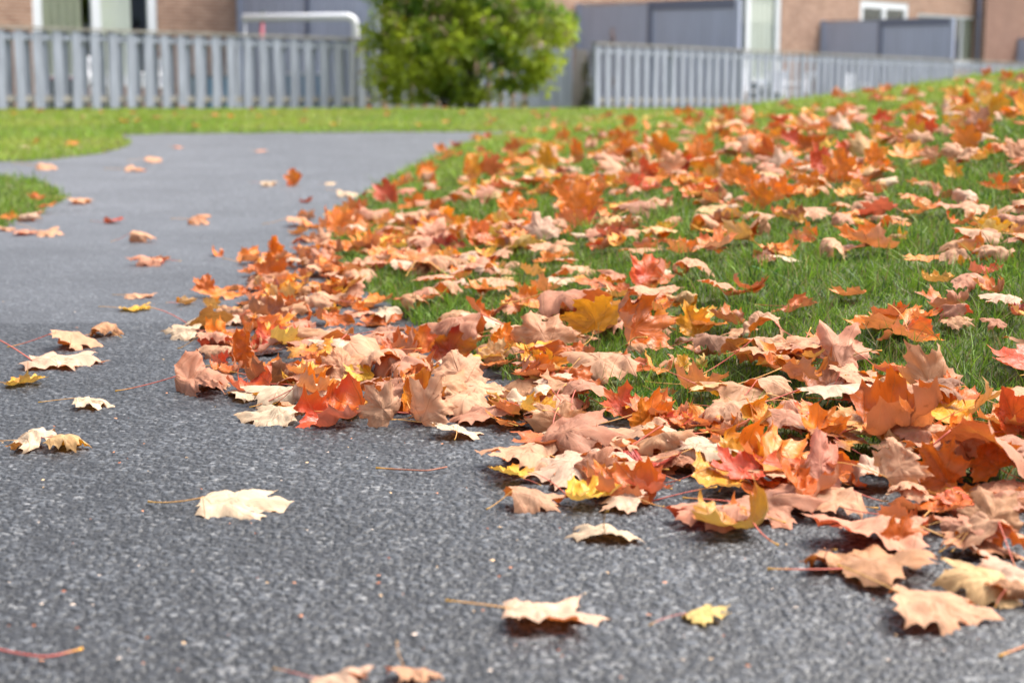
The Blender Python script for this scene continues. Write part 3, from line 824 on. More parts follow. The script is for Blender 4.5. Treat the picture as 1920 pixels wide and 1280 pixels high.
for k, (fx, fy, dd) in enumerate(fill):
    g = terrain_px(fx, fy)
    if g is None: continue
    far = g[1] > 4.8
    cn = str(R.choice(far_c if far else near_c)); fm = str(R.choice(forms if far else forms_near))
    pale = cn in ('peach', 'pale', 'cream', 'tan', 'mauve', 'pink')
    side = 'b' if R.random() < (.85 if pale else .12) else 't'
    sz = float(np.clip(R.normal(.077, .018), .045, .12)) * (1.12 if g[1] > 6 else 1.0)
    hi = g[1] < 5.5
    if g[1] < 9: make_leaf(fx, fy, None, cn, side, fm, None, None, seed=5000 + k, size=sz, hi=hi, gpos=g)
    if g[1] >= 9:
        rng = np.random.default_rng(9000 + k)
        P, V2, tri, quads = leaf_shape(rng, fm, 1, 3)
        if fm == 'stand': Rm = rot('z', rng.uniform(-1, 1)) @ rot('x', rng.uniform(.8, 1.3)) @ (rot('y', math.pi) if side == 'b' else np.eye(3))
        else: Rm = rot('z', rng.uniform(0, 6.28)) @ rot('x', rng.normal(0, .25)) @ (rot('y', math.pi) if side == 'b' else np.eye(3))
        P = P @ Rm.T * sz
        P[:, 2] += t1(*g) + .03 - np.percentile(P[:, 2], 15); P[:, 0] += g[0]; P[:, 1] += g[1]
        ct, cb = leaf_colours(rng, cn, V2)
        LEAVES.append(dict(W=P, V2=V2, tri=tri, quads=quads, ct=ct, cb=cb, c=cn, side=side, form=fm, label=None, size=sz, base=P[0], sd=P[0] - P[1], rng=rng, px=fx, py=fy, pos=np.array(g), hi=False))
# far back-lawn speckle
for k in range(55):
    x, y = R.uniform(-7, 3.5), R.uniform(16.4, 27)
    rng = np.random.default_rng(19000 + k); cn = str(rng.choice(far_c))
    P, V2, tri, quads = leaf_shape(rng, 'cup', 1, 3)
    P = P @ rot('z', rng.uniform(0, 6)).T * .085; P[:, 2] += .05 - P[:, 2].min(); P[:, 0] += x; P[:, 1] += y
    ct, cb = leaf_colours(rng, cn, V2)
    px, py, _ = project(np.array([x, y, .05]))
    LEAVES.append(dict(W=P, V2=V2, tri=tri, quads=quads, ct=ct, cb=cb, c=cn, side='t', form='cup', label=None, size=.085, base=P[0], sd=P[0] - P[1], rng=rng, px=px, py=py, pos=np.array([x, y]), hi=False))
for k, (x, y, w, cn, sd, fm, yaw, lab) in enumerate(sorted(NAMED, key=lambda n: n[1])):
    make_leaf(x, y, w, cn, sd, fm, yaw, lab, seed=100 + k)

# --- split: 300 individuals that show largest, the rest as one mass
def shown(l):
    px, py, dep = project(l['W'])
    inf = (px > 0) & (px < 1920) & (py > 0) & (py < 1280)
    l['cx'], l['cy'] = float(px.mean()), float(py.mean())
    return (px.max() - px.min()) * (py.max() - py.min()) * inf.mean()
for l in LEAVES: l['area'] = shown(l)
named = [l for l in LEAVES if l['label']]
rest = sorted([l for l in LEAVES if not l['label']], key=lambda l: -l['area'])
indiv = named + rest[:max(0, 298 - len(named))]
mass = rest[max(0, 298 - len(named)):]
def stem_mesh(l, simple_stem=False):
    rng = l['rng']; b = l['base']; d = l['sd'].copy(); d[2] *= .3
    nrm = np.linalg.norm(d) + 1e-9; d /= nrm
    Ls = l['size'] * rng.uniform(.45, .95); side = np.cross(d, [0, 0, 1.0]); cv = rng.uniform(-.5, .5)
    gz = (t1(b[0], b[1]) if b[1] > 1 else 0) + .004
    if on_grass(np.array([b[0]]), np.array([b[1]]))[0]: gz += .02
    zt = gz + abs(rng.normal(0, .008)) + (rng.uniform(.01, .04) if rng.random() < .25 else 0)
    pts = []; rad = []
    n = 4 if simple_stem else 11
    for i in range(n):
        t = i / (n - 1)
        p = b + d * Ls * t + side * cv * Ls * t * t
        p[2] = b[2] * (1 - t) ** 1.5 + zt * (1 - (1 - t) ** 1.5)
        pts.append(p); rad.append(l['size'] * (.0085 - .002 * t + (.0075 if t > .93 else 0)))
    mb = MB().tube(pts, rad, 4 if simple_stem else 7)
    t = np.repeat(np.linspace(0, 1, n), 4 if simple_stem else 7)[:, None]
    c0 = srgb(214, 110, 90, .8) if rng.random() < .6 else srgb(226, 168, 96, .8)
    c1 = srgb(226, 170, 70, .8)
    m = smooth(.6, 1, t)
    return mb, c0 * (1 - m) + c1 * m
FORMW = {'flat': 'flat', 'arch': 'arched', 'roll': 'rolled', 'cup': 'cupped', 'fold': 'folded', 'stand': 'upright', 'crumple': 'crumpled'}
used = set(l['label'] for l in named)
for l in indiv:
    org = l['W'].mean(0).copy(); org[2] = l['W'][:, 2].min()
    e = empty('maple_leaf', org)
    if l['label']: lab = l['label']
    else:
        gr = on_grass(np.array([l['pos'][0]]), np.array([l['pos'][1]]))[0]
        # whether its pale underside is what shows
        where = 'over the lawn' if gr else 'in the drift on asphalt'
        lab = None
        for dx in (0, 1, -1, 2, -2, 3, -3):
            cand = f"{CNAME[l['c']]} {FORMW[l['form']]} leaf {where}, {int(round(l['cx'] / 19.2)) + dx} percent across, {int(round(l['cy'] / 12.8))} percent down"
            if cand not in used: lab = cand; break
    used.add(lab)
    tag(e, lab, 'leaf', 'fallen maple leaves')
    f = np.concatenate([l['tri'].ravel(), l['quads'].ravel()]); c = np.concatenate([np.full(len(l['tri']), 3), np.full(len(l['quads']), 4)])
    me = new_mesh('blade', l['W'] - org, f, c, M_LEAF, True, {'luv': np.column_stack([l['V2'], np.zeros(len(l['V2']))]), 'ctop': l['ct'], 'cback': l['cb']})
    link('blade', me, e)
    mb, sc = stem_mesh(l)
    me = new_mesh('stem', np.array(mb.v) - org, [i for q in mb.f for i in q], [len(q) for q in mb.f], M_STEM, True, {'scol': sc})
    link('stem', me, e)
# the mass
Vs, Fs, Cs, UV, CT, CB = [], [], [], [], [], []; off = 0
for l in mass:
    Vs.append(l['W']); UV.append(np.column_stack([l['V2'], np.zeros(len(l['V2']))])); CT.append(l['ct']); CB.append(l['cb'])
    Fs.append(l['tri'].ravel() + off); Cs.append(np.full(len(l['tri']), 3)); Fs.append(l['quads'].ravel() + off); Cs.append(np.full(len(l['quads']), 4))
    off += len(l['W'])
me = new_mesh('fallen_leaves', np.vstack(Vs), np.concatenate(Fs), np.concatenate(Cs), M_LEAF, True, {'luv': np.vstack(UV), 'ctop': np.vstack(CT), 'cback': np.vstack(CB)})
tag(link('fallen_leaves', me), 'the many smaller orange and peach maple leaves scattered over the far lawn', 'leaves', kind='stuff')
print('leaves', len(LEAVES), 'individual', len(indiv), 'mass', len(mass))

# loose stems and crumbs on the asphalt
def loose_stem(pts_px, label, col):
    pts = []
    for x, y in pts_px:
        g = ground_pt(x, y); pts.append((g[0], g[1], .004))
    n = 14; P = []
    for i in range(n):
        t = i / (n - 1) * (len(pts) - 1); k = min(int(t), len(pts) - 2); u = t - k
        P.append(tuple(pts[k][j] * (1 - u) + pts[k + 1][j] * u for j in range(3)))
    P = [tuple(sum(P[max(0, min(n - 1, i + d))][j] for d in (-1, 0, 1)) / 3 for j in range(3)) for i in range(n)]
    mb = MB().tube(P, [.0011] * (n - 1) + [.0017], 7)
    m = np.repeat(np.linspace(0, 1, n), 7)[:, None]; m = smooth(.75, 1, m)
    sc = srgb(*col, .8) * (1 - m) + srgb(232, 170, 60, .8) * m
    me = new_mesh('leaf_stem', mb.v, [i for q in mb.f for i in q], [len(q) for q in mb.f], M_STEM, True, {'scol': sc})
    tag(link('leaf_stem', me), label, 'leaf stem')
loose_stem([(-40, 1215), (30, 1232), (90, 1240), (160, 1222)], 'loose red leaf stem with yellow end at the bottom left corner', (196, 96, 84))
loose_stem([(1980, 1195), (1930, 1215), (1870, 1238)], 'loose orange brown leaf stem at the right edge of the front asphalt', (206, 140, 100))
loose_stem([(840, 880), (800, 888), (700, 882)], 'thin brown loose stem lying on asphalt left of the big peach roll', (176, 110, 84))
cv, cf, cc, ccol = [], [], [], []
for k in range(240):
    x, y = ground_pt(R.uniform(-100, 1950), 560 + 720 * R.random())
    if on_grass(np.array([x]), np.array([y]))[0]: continue
    s = R.uniform(.001, .0034); a = R.uniform(0, 6.3); n = 5; b = len(cv)
    for i in range(n):
        w = a + i * 2 * math.pi / n; r = s * R.uniform(.4, 1.2)
        cv.append((x + r * math.cos(w), y + r * math.sin(w), .0032 + R.uniform(0, .0016)))
    cv.append((x, y, .005)); c = srgb(*[(222, 150, 110), (236, 196, 150), (190, 110, 70), (236, 214, 196)][R.integers(4)], .75)
    ccol += [c] * (n + 1)
    for i in range(n): cf += [b + i, b + (i + 1) % n, b + n]; cc.append(3)
me = new_mesh('leaf_crumbs', cv, cf, cc, attr_material('crumb', 'scol', .8), False, {'scol': np.array(ccol)})
tag(link('leaf_crumbs', me), 'tiny dry leaf crumbs scattered on the asphalt', 'leaf crumbs', kind='stuff')

# ------------------------------------------------------------------ grass
def grass_blades():
    n0 = 26000
    ds = np.linspace(1.9, 33, 2000); dens = n0 * np.minimum(1, (3.0 / ds) ** 2) * ds * .94
    tot = int(np.trapz(dens, ds)); cdf = np.cumsum(dens); cdf /= cdf[-1]
    d = np.interp(R.random(tot), cdf, ds); t = R.uniform(-.47, .47, tot)
    X, Y = d * t, d
    # ragged edge
    ok = on_grass(X + R.normal(0, .008, tot), Y + R.normal(0, .012, tot))
    X, Y = X[ok], Y[ok]
    n = len(X); z0 = terrain(X, Y) + .004
    patch = vnoise(X * 3.1, Y * 3.1); patch2 = vnoise(X * 11 + 5, Y * 11); patch3 = vnoise(X * .8, Y * .8 + 50)
    h = R.gamma(6, .0051, n) * (.45 + .8 * patch2) * (.8 + .4 * patch)
    tall = R.random(n) < .03; h = np.where(tall, h * 1.6, h); h = np.minimum(h, .075)
    h = np.where(Y > 9, h * 1.1, h)
    xi, yi = hm_idx(X, Y); okk = (xi >= 0) & (xi < NX) & (yi >= 0) & (yi < NY)
    cov = np.zeros(n); cov[okk] = COV[xi[okk], yi[okk]]
    h = np.where((cov > 0) & (R.random(n) < .90), np.minimum(h, .014), h)
    w = R.uniform(.0012, .0032, n) * np.maximum(1, Y / 3.2) ** .85
    w = np.where(R.random(n) < .02, w * 2.2, w)
    az = R.uniform(0, 6.283, n) ; lean = np.abs(R.normal(.0, .8, n)) * h; face = R.uniform(0, 6.283, n)
    dx, dy = np.cos(az), np.sin(az); fx, fy = np.cos(face), np.sin(face)
    lv = []
    for t_, ww in ((0, 1.0), (.35, .9), (.7, .62)):
        cx = X + dx * lean * t_ ** 1.8; cy = Y + dy * lean * t_ ** 1.8; cz = z0 + h * t_ * (1 - .12 * t_)
        for s in (-1, 1): lv.append(np.stack([cx + s * fx * w * ww / 2, cy + s * fy * w * ww / 2, cz], -1))
    lv.append(np.stack([X + dx * lean * 1.05, Y + dy * lean * 1.05, z0 + h * .97], -1))
    V = np.stack(lv, 1).reshape(-1, 3)
    b = np.arange(n)[:, None] * 7
    q = np.concatenate([b + np.array([0, 1, 3, 2]), b + np.array([2, 3, 5, 4]), ], 1).reshape(-1, 4); tr = (b + np.array([4, 5, 6]))
    F = np.concatenate([q.ravel(), tr.ravel()]); Cn = np.concatenate([np.full(len(q), 4), np.full(n, 3)])
    g1, g2, g3, st = np.array([.100, .190, .016]), np.array([.22, .34, .030]), np.array([.035, .085, .016]), np.array([.30, .25, .10])
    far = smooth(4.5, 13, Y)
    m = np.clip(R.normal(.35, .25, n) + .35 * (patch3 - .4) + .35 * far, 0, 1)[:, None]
    c = g1 * (1 - m) + g2 * m
    dk = (R.random(n) < .2 * (1 - .7 * far))[:, None]; c = np.where(dk, g3, c)
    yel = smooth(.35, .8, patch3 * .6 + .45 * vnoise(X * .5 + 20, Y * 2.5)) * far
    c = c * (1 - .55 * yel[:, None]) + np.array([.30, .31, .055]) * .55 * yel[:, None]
    s_ = (R.random(n) < .12)[:, None]; c = np.where(s_, st * R.uniform(.5, 1, (n, 1)), c)
    c = c * R.uniform(.75, 1.25, (n, 1))
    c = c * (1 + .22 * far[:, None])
    colr = np.repeat(c, 7, 0).reshape(n, 7, 3); colr[:, :2] *= np.array([1.15, .95, .9])
    me = new_mesh('grass', V, F, Cn, M_GRASS, True, {'gcol': colr.reshape(-1, 3)})
    tag(link('grass', me), 'short green grass of the lawns', 'grass', kind='stuff')
    print('blades', n)
grass_blades()
def weed(px, py, label, nl, s):
    g = ground_pt(px, py, .06); z = t1(*g) + .005
    vs, fs, cs, cl = [], [], [], []
    for k in range(nl):
        a = k * 2.4 + R.uniform(-.3, .3); up = R.uniform(.35, 1.0); L = s * R.uniform(.7, 1.1)
        b = len(vs)
        for i in range(7):
            t = i / 6; r = L * t * math.cos(up * (1 - .5 * t)); zz = z + L * t * math.sin(up * (1 - .35 * t)); w = L * .20 * math.sin(math.pi * min(1, t * .85 + .10))
            for sgn, dz in ((-1, .12), (0, 0), (1, .12)):
                vs.append((g[0] + r * math.cos(a) - sgn * w * math.sin(a), g[1] + r * math.sin(a) + sgn * w * math.cos(a), zz + dz * w))
                cl.append(np.array([.035, .115, .014]) * (1.0 if sgn else 1.4))
        for i in range(6):
            for c in (0, 1):
                o = b + i * 3 + c; fs += [o, o + 1, o + 4, o + 3]; cs.append(4)
    me = new_mesh('broadleaf_weed', vs, fs, cs, M_GRASS, True, {'gcol': np.array(cl)})
    tag(link('broadleaf_weed', me), label, 'weed')
weed(1665, 655, 'broad leaved green weed in the grass beside the tall mauve leaf', 7, .062)
weed(1205, 690, 'small broad leaved weed below the central leaf cluster', 5, .045)
weed(1445, 560, 'round leaved weed in the middle of the open grass', 4, .045)

# ------------------------------------------------------------------ fences
def fence(A, B, label, n_posts, H=1.27, step=.33, seed=1):
    A, B = Vector(A), Vector(B); L = (B - A).length; ang = math.atan2(B.y - A.y, B.x - A.x)
    root = empty('shadowbox_fence', (A.x, A.y, t1(A.x, A.y)), ang); tag(root, label, 'fence', 'weathered picket fences of the yards')
    rr = random.Random(seed)
    zb = lambda s: t1(A.x + (B.x - A.x) * s / L, A.y + (B.y - A.y) * s / L) - t1(A.x, A.y)
    f = MB(); k = 0; s = .08
    while s < L - .05:
        for side, o in ((-1, 0), (1, step / 2)):
            x = s + o + rr.uniform(-.008, .008)
            if x > L - .05: continue
            w = .079 + rr.uniform(-.004, .004); y = side * .045; top = H - .02 + rr.uniform(-.01, .0); lo = .04 + rr.uniform(-.015, .02)
            M = Matrix.Translation((x, y, zb(x))) @ Matrix.Rotation(rr.uniform(-.016, .016), 4, 'Y')
            f.box(-w, w, -.010, .010, lo, top, M)
        s += step
    f.build('pickets', M_FENCE, root)
    def rail(name, z0, z1, hw, mat):
        m = MB(); n = max(2, int(L / 1.0))
        for i in range(n):
            a, b = L * i / n, L * (i + 1) / n - .002
            za, zc = zb(a), zb(b); bb = len(m.v)
            for (x, zz) in ((a, za), (b, zc)):
                for y in (-hw, hw):
                    for z in (z0, z1): m.v.append((x, y, z + zz))
            for q in ((0, 1, 3, 2), (4, 6, 7, 5), (0, 4, 5, 1), (2, 3, 7, 6), (0, 2, 6, 4), (1, 5, 7, 3)): m.f.append([bb + i2 for i2 in q])
        m.build(name, mat, root)
    rail('top_cap', H, H + .035, .075, M_RAIL)
    rail('top_rail', H - .17, H - .08, .034, M_FENCE)
    rail('bottom_rail', .14, .24, .034, M_RAIL)
    for i in range(n_posts):
        x = .045 + (L - .09) * i / (n_posts - 1)
        MB().box(x - .045, x + .045, -.033, .033, zb(x) - .3, zb(x) + H - .001).build('post', M_FENCE, root)
    return root
fence((-13.7, 21.2, 0), (-2.92, 31.6, 0), 'weathered grey picket fence at the left in front of the wide window', 7, seed=2)
fence((-2.85, 31.7, 0), (1.22, 35.55, 0), 'short fence section shaded behind the green bush', 3, seed=3)
fence((1.60, 33.9, 0), (22.0, 58.5, 0), 'long grey picket fence receding behind the leafy slope at right', 13, seed=4)

# ------------------------------------------------------------------ houses
def at_line(px, O, U):
    """distance along the line O + s*U where the picture column px meets it"""
    k = (px - 960) / F_PX * (1 / CP)
    k = (px - 960) / (F_PX * CP)   # column of a point at eye height, near enough
    return (k * O[1] - O[0]) / (U[0] - k * U[1])
def z_at(py, y): return CAM_H + y * (CP * (640 - py) / F_PX - SP) / (CP + (640 - py) / F_PX * SP)
class House:
    def __init__(s, O, U, L, H, label, brick, z0=-.6, depth=7.0, th=.28):
        s.O, s.U, s.L, s.H, s.z0 = np.array(O, float), np.array(U, float) / np.hypot(*U), L, H, z0
        s.ang = math.atan2(s.U[1], s.U[0]); s.root = empty('brick_house', (O[0], O[1], 0), s.ang); tag(s.root, label, 'house')
        s.brick, s.depth, s.th, s.open = brick, depth, th, []
    def s_px(s, px): return at_line(px, s.O, s.U)
    def y_at(s, q): return s.O[1] + s.U[1] * q
    def opening(s, px0, px1, z0, z1, kind, **k):
        a, b = s.s_px(px0), s.s_px(px1); s.open.append((a, b, z0, z1)); s.window(a, b, z0, z1, kind, **k)
    def window(s, a, b, z0, z1, kind, mull=(), curtains=(), fr=.07, sill=False):
        w = MB(); fw = fr
        w.box(a, b, .02, .09, z1 - fw, z1); w.box(a, b, .02, .09, z0, z0 + fw)
        w.box(a, a + fw, .02, .09, z0 + fw, z1 - fw); w.box(b - fw, b, .02, .09, z0 + fw, z1 - fw)
        for m in mull: w.box(a + (b - a) * m - fw / 2, a + (b - a) * m + fw / 2, .018, .092, z0 + fw, z1 - fw)
        win = empty(kind, (0, 0, 0)); win.parent = s.root
        w.build('frame', M_WHITE, win)
        MB().box(a + .02, b - .02, .05, .056, z0 + .02, z1 - .02).build('pane', M_GLASSY, win)
        for c0, c1, mt in curtains:
            c = MB(); n = 28; x0, x1 = a + (b - a) * c0, a + (b - a) * c1
            for i in range(n + 1):
                t = i / n; x = x0 + (x1 - x0) * t; y = .10 + .015 * math.sin(t * 34)
                c.v += [(x, y, z0 + .03), (x, y, z1 - .03)]
            for i in range(n): c.f.append([2 * i, 2 * i + 2, 2 * i + 3, 2 * i + 1])
            c.build('curtain', mt, win, True)
        r = MB(); r.box(a - .3, b + .3, 2.2, 2.25, z0 - .2, z1 + .1); r.box(a - .35, a - .3, .29, 2.2, z0 - .2, z1 + .1); r.box(b + .3, b + .35, .29, 2.2, z0 - .2, z1 + .1)
        r.box(a - .35, b + .35, .29, 2.25, z1 + .1, z1 + .15); r.box(a - .35, b + .35, .29, 2.25, z0 - .25, z0 - .2)
        r.build('room', M_ROOM, win)
        if sill: MB().box(a - .06, b + .06, -.07, .10, z0 - .10, z0 - .002).build('sill', M_STONE, s.root)
    def finish(s):
        xs = sorted(set([0, s.L] + [v for o in s.open for v in o[:2]])); zs = sorted(set([s.z0, s.H] + [v for o in s.open for v in o[2:]]))
        w = MB()
        for x0, x1 in zip(xs, xs[1:]):
            for z0, z1 in zip(zs, zs[1:]):
                cx, cz = (x0 + x1) / 2, (z0 + z1) / 2
                if any(o[0] < cx < o[1] and o[2] < cz < o[3] for o in s.open): continue
                w.box(x0, x1, 0, s.th, z0, z1)
        w.box(0, s.th, s.th, s.depth, s.z0, s.H); w.box(s.L - s.th, s.L, s.th, s.depth, s.z0, s.H); w.box(s.th, s.L - s.th, s.depth - s.th, s.depth, s.z0, s.H)
        w.build('wall', s.brick, s.root)
        r = MB(); b = 0; o = .35
        r.v = [(-o, -o, s.H), (s.L + o, -o, s.H), (s.L + o, s.depth + o, s.H), (-o, s.depth + o, s.H), (-o, s.depth / 2, s.H + 1.6), (s.L + o, s.depth / 2, s.H + 1.6)]
        r.f = [[0, 1, 5, 4], [2, 3, 4, 5], [0, 4, 3], [1, 2, 5], [0, 3, 2, 1]]
        r.build('roof', M_ROOF, s.root)
def glass_mat():
    m, nt, N, L = mat_new('window_pane'); out = N.new('ShaderNodeOutputMaterial')
    g = N.new('ShaderNodeBsdfGlossy'); g.inputs['Roughness'].default_value = .04; g.inputs['Color'].default_value = (.8, .87, .9, 1)
    t = N.new('ShaderNodeBsdfTransparent'); t.inputs['Color'].default_value = (.96, .975, .97, 1)
    mx = N.new('ShaderNodeMixShader'); fr = N.new('ShaderNodeLayerWeight'); fr.inputs[0].default_value = .5
    L.new(math_node(N, L, 'MULTIPLY_ADD', math_node(N, L, 'POWER', fr.outputs['Facing'], 4.0), .8, .06), mx.inputs[0]); L.new(t.outputs[0], mx.inputs[1]); L.new(g.outputs[0], mx.inputs[2]); L.new(mx.outputs[0], out.inputs[0])
    return m
M_GLASSY = glass_mat()
UL = (.72, .694); nL = np.array([-.694, .72])
OL = np.array([-17.0, 18.0]) + nL * 5.0
h1 = House(OL, UL, 26.5, 5.4, 'tan brick house with a wide white framed patio window behind the left fence', M_BRICK)
h1.opening(87, 314, .35, 2.45, 'patio_window', mull=(.5,), curtains=((.07, .40, M_CURT), (.54, .80, M_CURT2)), fr=.20)
h1.finish()
UR = (.63, .777); nR = np.array([-.777, .63])
OR = np.array([1.57, 34.0]) + nR * 5.0 - np.array(UR) * 2.0
LR = 33.0
h2 = House(OR, UR, 30.8, 5.4, 'tan brick house row with white windows behind the right fence', M_BRICK, z0=-1.2)
h2.opening(1366, 1450, .25, 3.0, 'patio_door', mull=(.30,), curtains=((.34, .90, M_CURT2),), fr=.22)
h2.opening(1594, 1682, 1.35, 2.85, 'small_window', mull=(.5,), fr=.22)
h2.opening(1700, 1824, .98, 2.55, 'wide_window', mull=(.64,), curtains=((.70, .95, M_CURT),), fr=.07, sill=True)
h2.finish()
O3 = OR + np.array(UR) * 30.9 - nR * .4
h3 = House(O3, UR, 14, 5.2, 'redder brick house end at the far right edge', M_BRICK2, z0=-1.6)
h3.finish()
dp = empty('drainpipe', (O3[0] - UR[0] * .3 - nR[0] * -.0, O3[1] - UR[1] * .3, 0)); tag(dp, 'dark drainpipe at the corner between tan and redder brick', 'drainpipe')
dpp = np.array([O3[0], O3[1]]) + nR * .22 - np.array(UR) * .1
dp.location = (dpp[0], dpp[1], 0)
MB().tube([(0, 0, -1.0), (0, 0, 5.1)], .06, 12).build('pipe', M_SCAP, dp, True)
MB().box(-.09, .09, -.09, .09, 2.6, 2.64).build('bracket', M_SCAP, dp)

def screen(P, D, L, H, label, zb, joints=(.5,), capd=True):
    D = np.array(D, float) / np.hypot(*D)
    root = empty('privacy_screen', (P[0], P[1], zb), math.atan2(D[1], D[0])); tag(root, label, 'privacy screen', 'slate painted privacy screens between yards')
    p = MB(); x = 0.06; k = 0
    while x < L - .06:
        w = min(.14, L - .06 - x); dy = .004 * (k % 2)
        p.box(x, x + w - .006, -.014 - dy, .014 - dy, .0, H - .02); x += .14; k += 1
    p.build('boards', M_SCREEN, root)
    for j in [0.0] + list(joints) + [1.0]:
        xx = .06 + (L - .12) * j
        MB().box(xx - .055, xx + .055, -.06, .06, -.3, H + .03).build('post', M_SCREEN if j in (0.0, 1.0) else M_SCAP, root, bevel=.006)
    if capd:
        MB().box(0, L, -.045, .045, H - .0, H + .028).build('cap', M_SCAP, root)
        MB().box(.12 + (L - .12) * joints[0], L - .12, -.040, -.020, H - .18, H - .002).build('fascia', M_SCAP, root)
    return root
pL = h1.O + h1.U * h1.s_px(462)
screen(pL, (.694, -.72), 4.55, 2.5, 'slate grey board screen behind the white goal frame', -.08, (.52,))
pR = h2.O + h2.U * h2.s_px(1078)
screen(pR, (.777, -.63), 4.6, 2.42, 'slate grey board screen right of the green bush', -.18, (.47,))
pR = h2.O + h2.U * h2.s_px(1524)
screen(pR, (.777, -.63), 4.2, 2.42, 'slate grey board screen with dark top board in front of the small white window', -.28, (.46,))
pR = h2.O + h2.U * h2.s_px(1864)
screen(pR, (.777, -.63), 4.4, 2.25, 'slate grey board screen at the right frame edge', -.38, (.5,))

# ------------------------------------------------------------------ things in the yards
def P3(px, py, y):
    return ((px - 960) / F_PX * (y * CP + (CAM_H - z_at(py, y)) * SP), y, z_at(py, y))
def goal():
    y = 32.9
    a, b = P3(457, 34, y), P3(666, 32, y - .9)
    za = t1(a[0], y)
    root = empty('goal_frame', (a[0], a[1], za)); tag(root, 'white tubular goal frame with rounded corner standing behind the left fence', 'goal')
    L = lambda p: (p[0] - a[0], p[1] - a[1], p[2] - za)
    A, B = L(a), L(b); pts = [A]
    pts.append((B[0] - .16, B[1], B[2])); 
    for k in range(1, 6):
        w = math.pi / 2 * k / 5; pts.append((B[0] - .16 + .16 * math.sin(w), B[1], B[2] - .16 + .16 * math.cos(w)))
    pts.append((B[0], B[1], 0))
    MB().tube(pts, .07, 12).build('crossbar', M_PLASTIC, root, True)
    MB().tube([(A[0] + .02, A[1], A[2]), (A[0] + .02, A[1], 0)], .018, 8).build('side_post', M_PLASTIC, root, True)
    MB().tube([(A[0], A[1], .03), (A[0], A[1] + .7, .03), (B[0], B[1] + .7, .03), (B[0], B[1], .03)], .025, 8).build('ground_bar', M_PLASTIC, root, True)
goal()
pp = P3(490, 45, 33.6); zz = t1(pp[0], pp[1])
um = empty('folded_parasol', (pp[0], pp[1], zz)); tag(um, 'thin red folded parasol with dark top standing behind the left fence', 'parasol')
MB().tube([(0, 0, .5), (0, 0, .7), (.0, 0, 1.3), (.02, 0, pp[2] - zz + .05)], [.03, .07, .055, .03], 10).build('canopy', M_RED, um, True)
MB().tube([(0, 0, .0), (0, 0, .5)], .015, 8).build('pole', M_WHITE, um, True)
MB().tube([(.02, 0, pp[2] - zz + .06), (.03, 0, pp[2] - zz + .24)], [.05, .035], 10).build('finial', M_DARK, um, True)
def chair(px, y, rz, label):
    x = (px - 960) / F_PX * y; z = t1(x, y)
    r = empty('garden_chair', (x, y, z), rz); tag(r, label, 'chair', 'white plastic garden chairs')
    MB().box(-.23, .23, -.22, .22, .40, .44).build('seat', M_PLASTIC, r, bevel=.01)
    b = MB(); M = Matrix.Translation((0, .24, .44)) @ Matrix.Rotation(-.22, 4, 'X')
    for i in range(5): b.box(-.21 + .088 * i, -.14 + .088 * i, -.012, .012, 0, .40, M)
    b.box(-.23, .23, -.016, .016, .40, .50, M)
    b.build('backrest', M_PLASTIC, r, bevel=.006)
    for s in (-1, 1):
        MB().tube([(s * .24, -.2, .44), (s * .25, -.2, .64), (s * .25, .22, .66)], .022, 8).build('armrest', M_PLASTIC, r, True)
        for q in (-1, 1): MB().tube([(s * .21, q * .19, .41), (s * .24, q * .22, 0)], [.028, .02], 8).build('leg', M_PLASTIC, r, True)
chair(1395, 41.2, .5, 'white garden chair seen through the right fence, leftmost one')
chair(1446, 42.6, -.4, 'white garden chair seen through the right fence by the patio door')
chair(1490, 43.8, -1.2, 'white garden chair behind the right fence below the brick wall')
chair(195, 29.9, .6, 'white garden chair seen through the left fence below the window')
chair(285, 31.2, -.5, 'white garden chair behind the left fence near its middle')
chair(1600, 46.6, .3, 'white garden chair behind the right fence below the small window')
def bin_(px, y, s, mat, lidm, label):
    x = (px - 960) / F_PX * y; z = t1(x, y)
    r = empty('storage_bin', (x, y, z), .4); tag(r, label, 'storage bin')
    m = MB(); m.v = [(-s, -s * .7, 0), (s, -s * .7, 0), (s, s * .7, 0), (-s, s * .7, 0), (-s * 1.12, -s * .8, s * 1.7), (s * 1.12, -s * .8, s * 1.7), (s * 1.12, s * .8, s * 1.7), (-s * 1.12, s * .8, s * 1.7)]
    m.f = [[0, 3, 2, 1], [4, 5, 6, 7], [0, 1, 5, 4], [1, 2, 6, 5], [2, 3, 7, 6], [3, 0, 4, 7]]
    m.build('body', mat, r, bevel=.015)
    MB().box(-s * 1.2, s * 1.2, -s * .88, s * .88, s * 1.7 + .002, s * 1.7 + .05).build('lid', lidm, r, bevel=.01)
bin_(408, 33.2, .36, M_BLUE, M_DARK, 'blue storage bin glimpsed through the left fence')
bin_(590, 34.0, .40, M_BLUE, M_WHITE, 'blue and white storage bin near the corner of the left fence')
bin_(120, 28.9, .30, M_DARK, M_RED, 'dark storage bin with a red lid behind the left fence')
bin_(1430, 44.5, .38, M_DARK, M_BLUE, 'dark storage bin with blue lid behind the right fence')
ga, gb = P3(990, 150, 34.3), P3(1073, 150, 34.6)
gl = math.hypot(gb[0] - ga[0], gb[1] - ga[1]); gz = t1(ga[0], ga[1])
gt = empty('board_gate', (ga[0], ga[1], gz), math.atan2(gb[1] - ga[1], gb[0] - ga[0])); tag(gt, 'pale grey gate of close set boards at the right side of the bush', 'gate')
gm = MB(); n = 8
for i in range(n): gm.box(gl * i / n, gl * (i + 1) / n - .008, -.011 - .003 * (i % 2), .011, .03, 1.20 - .01 * (i % 3))
gm.build('boards', M_FENCE, gt)
MB().box(.02, gl - .02, .012, .05, .25, .34).build('rail', M_RAIL, gt)
MB().box(.02, gl - .02, .012, .05, .95, 1.04).build('rail', M_RAIL, gt)
lb = P3(1083, 120, 35.2); zl = t1(lb[0], lb[1])
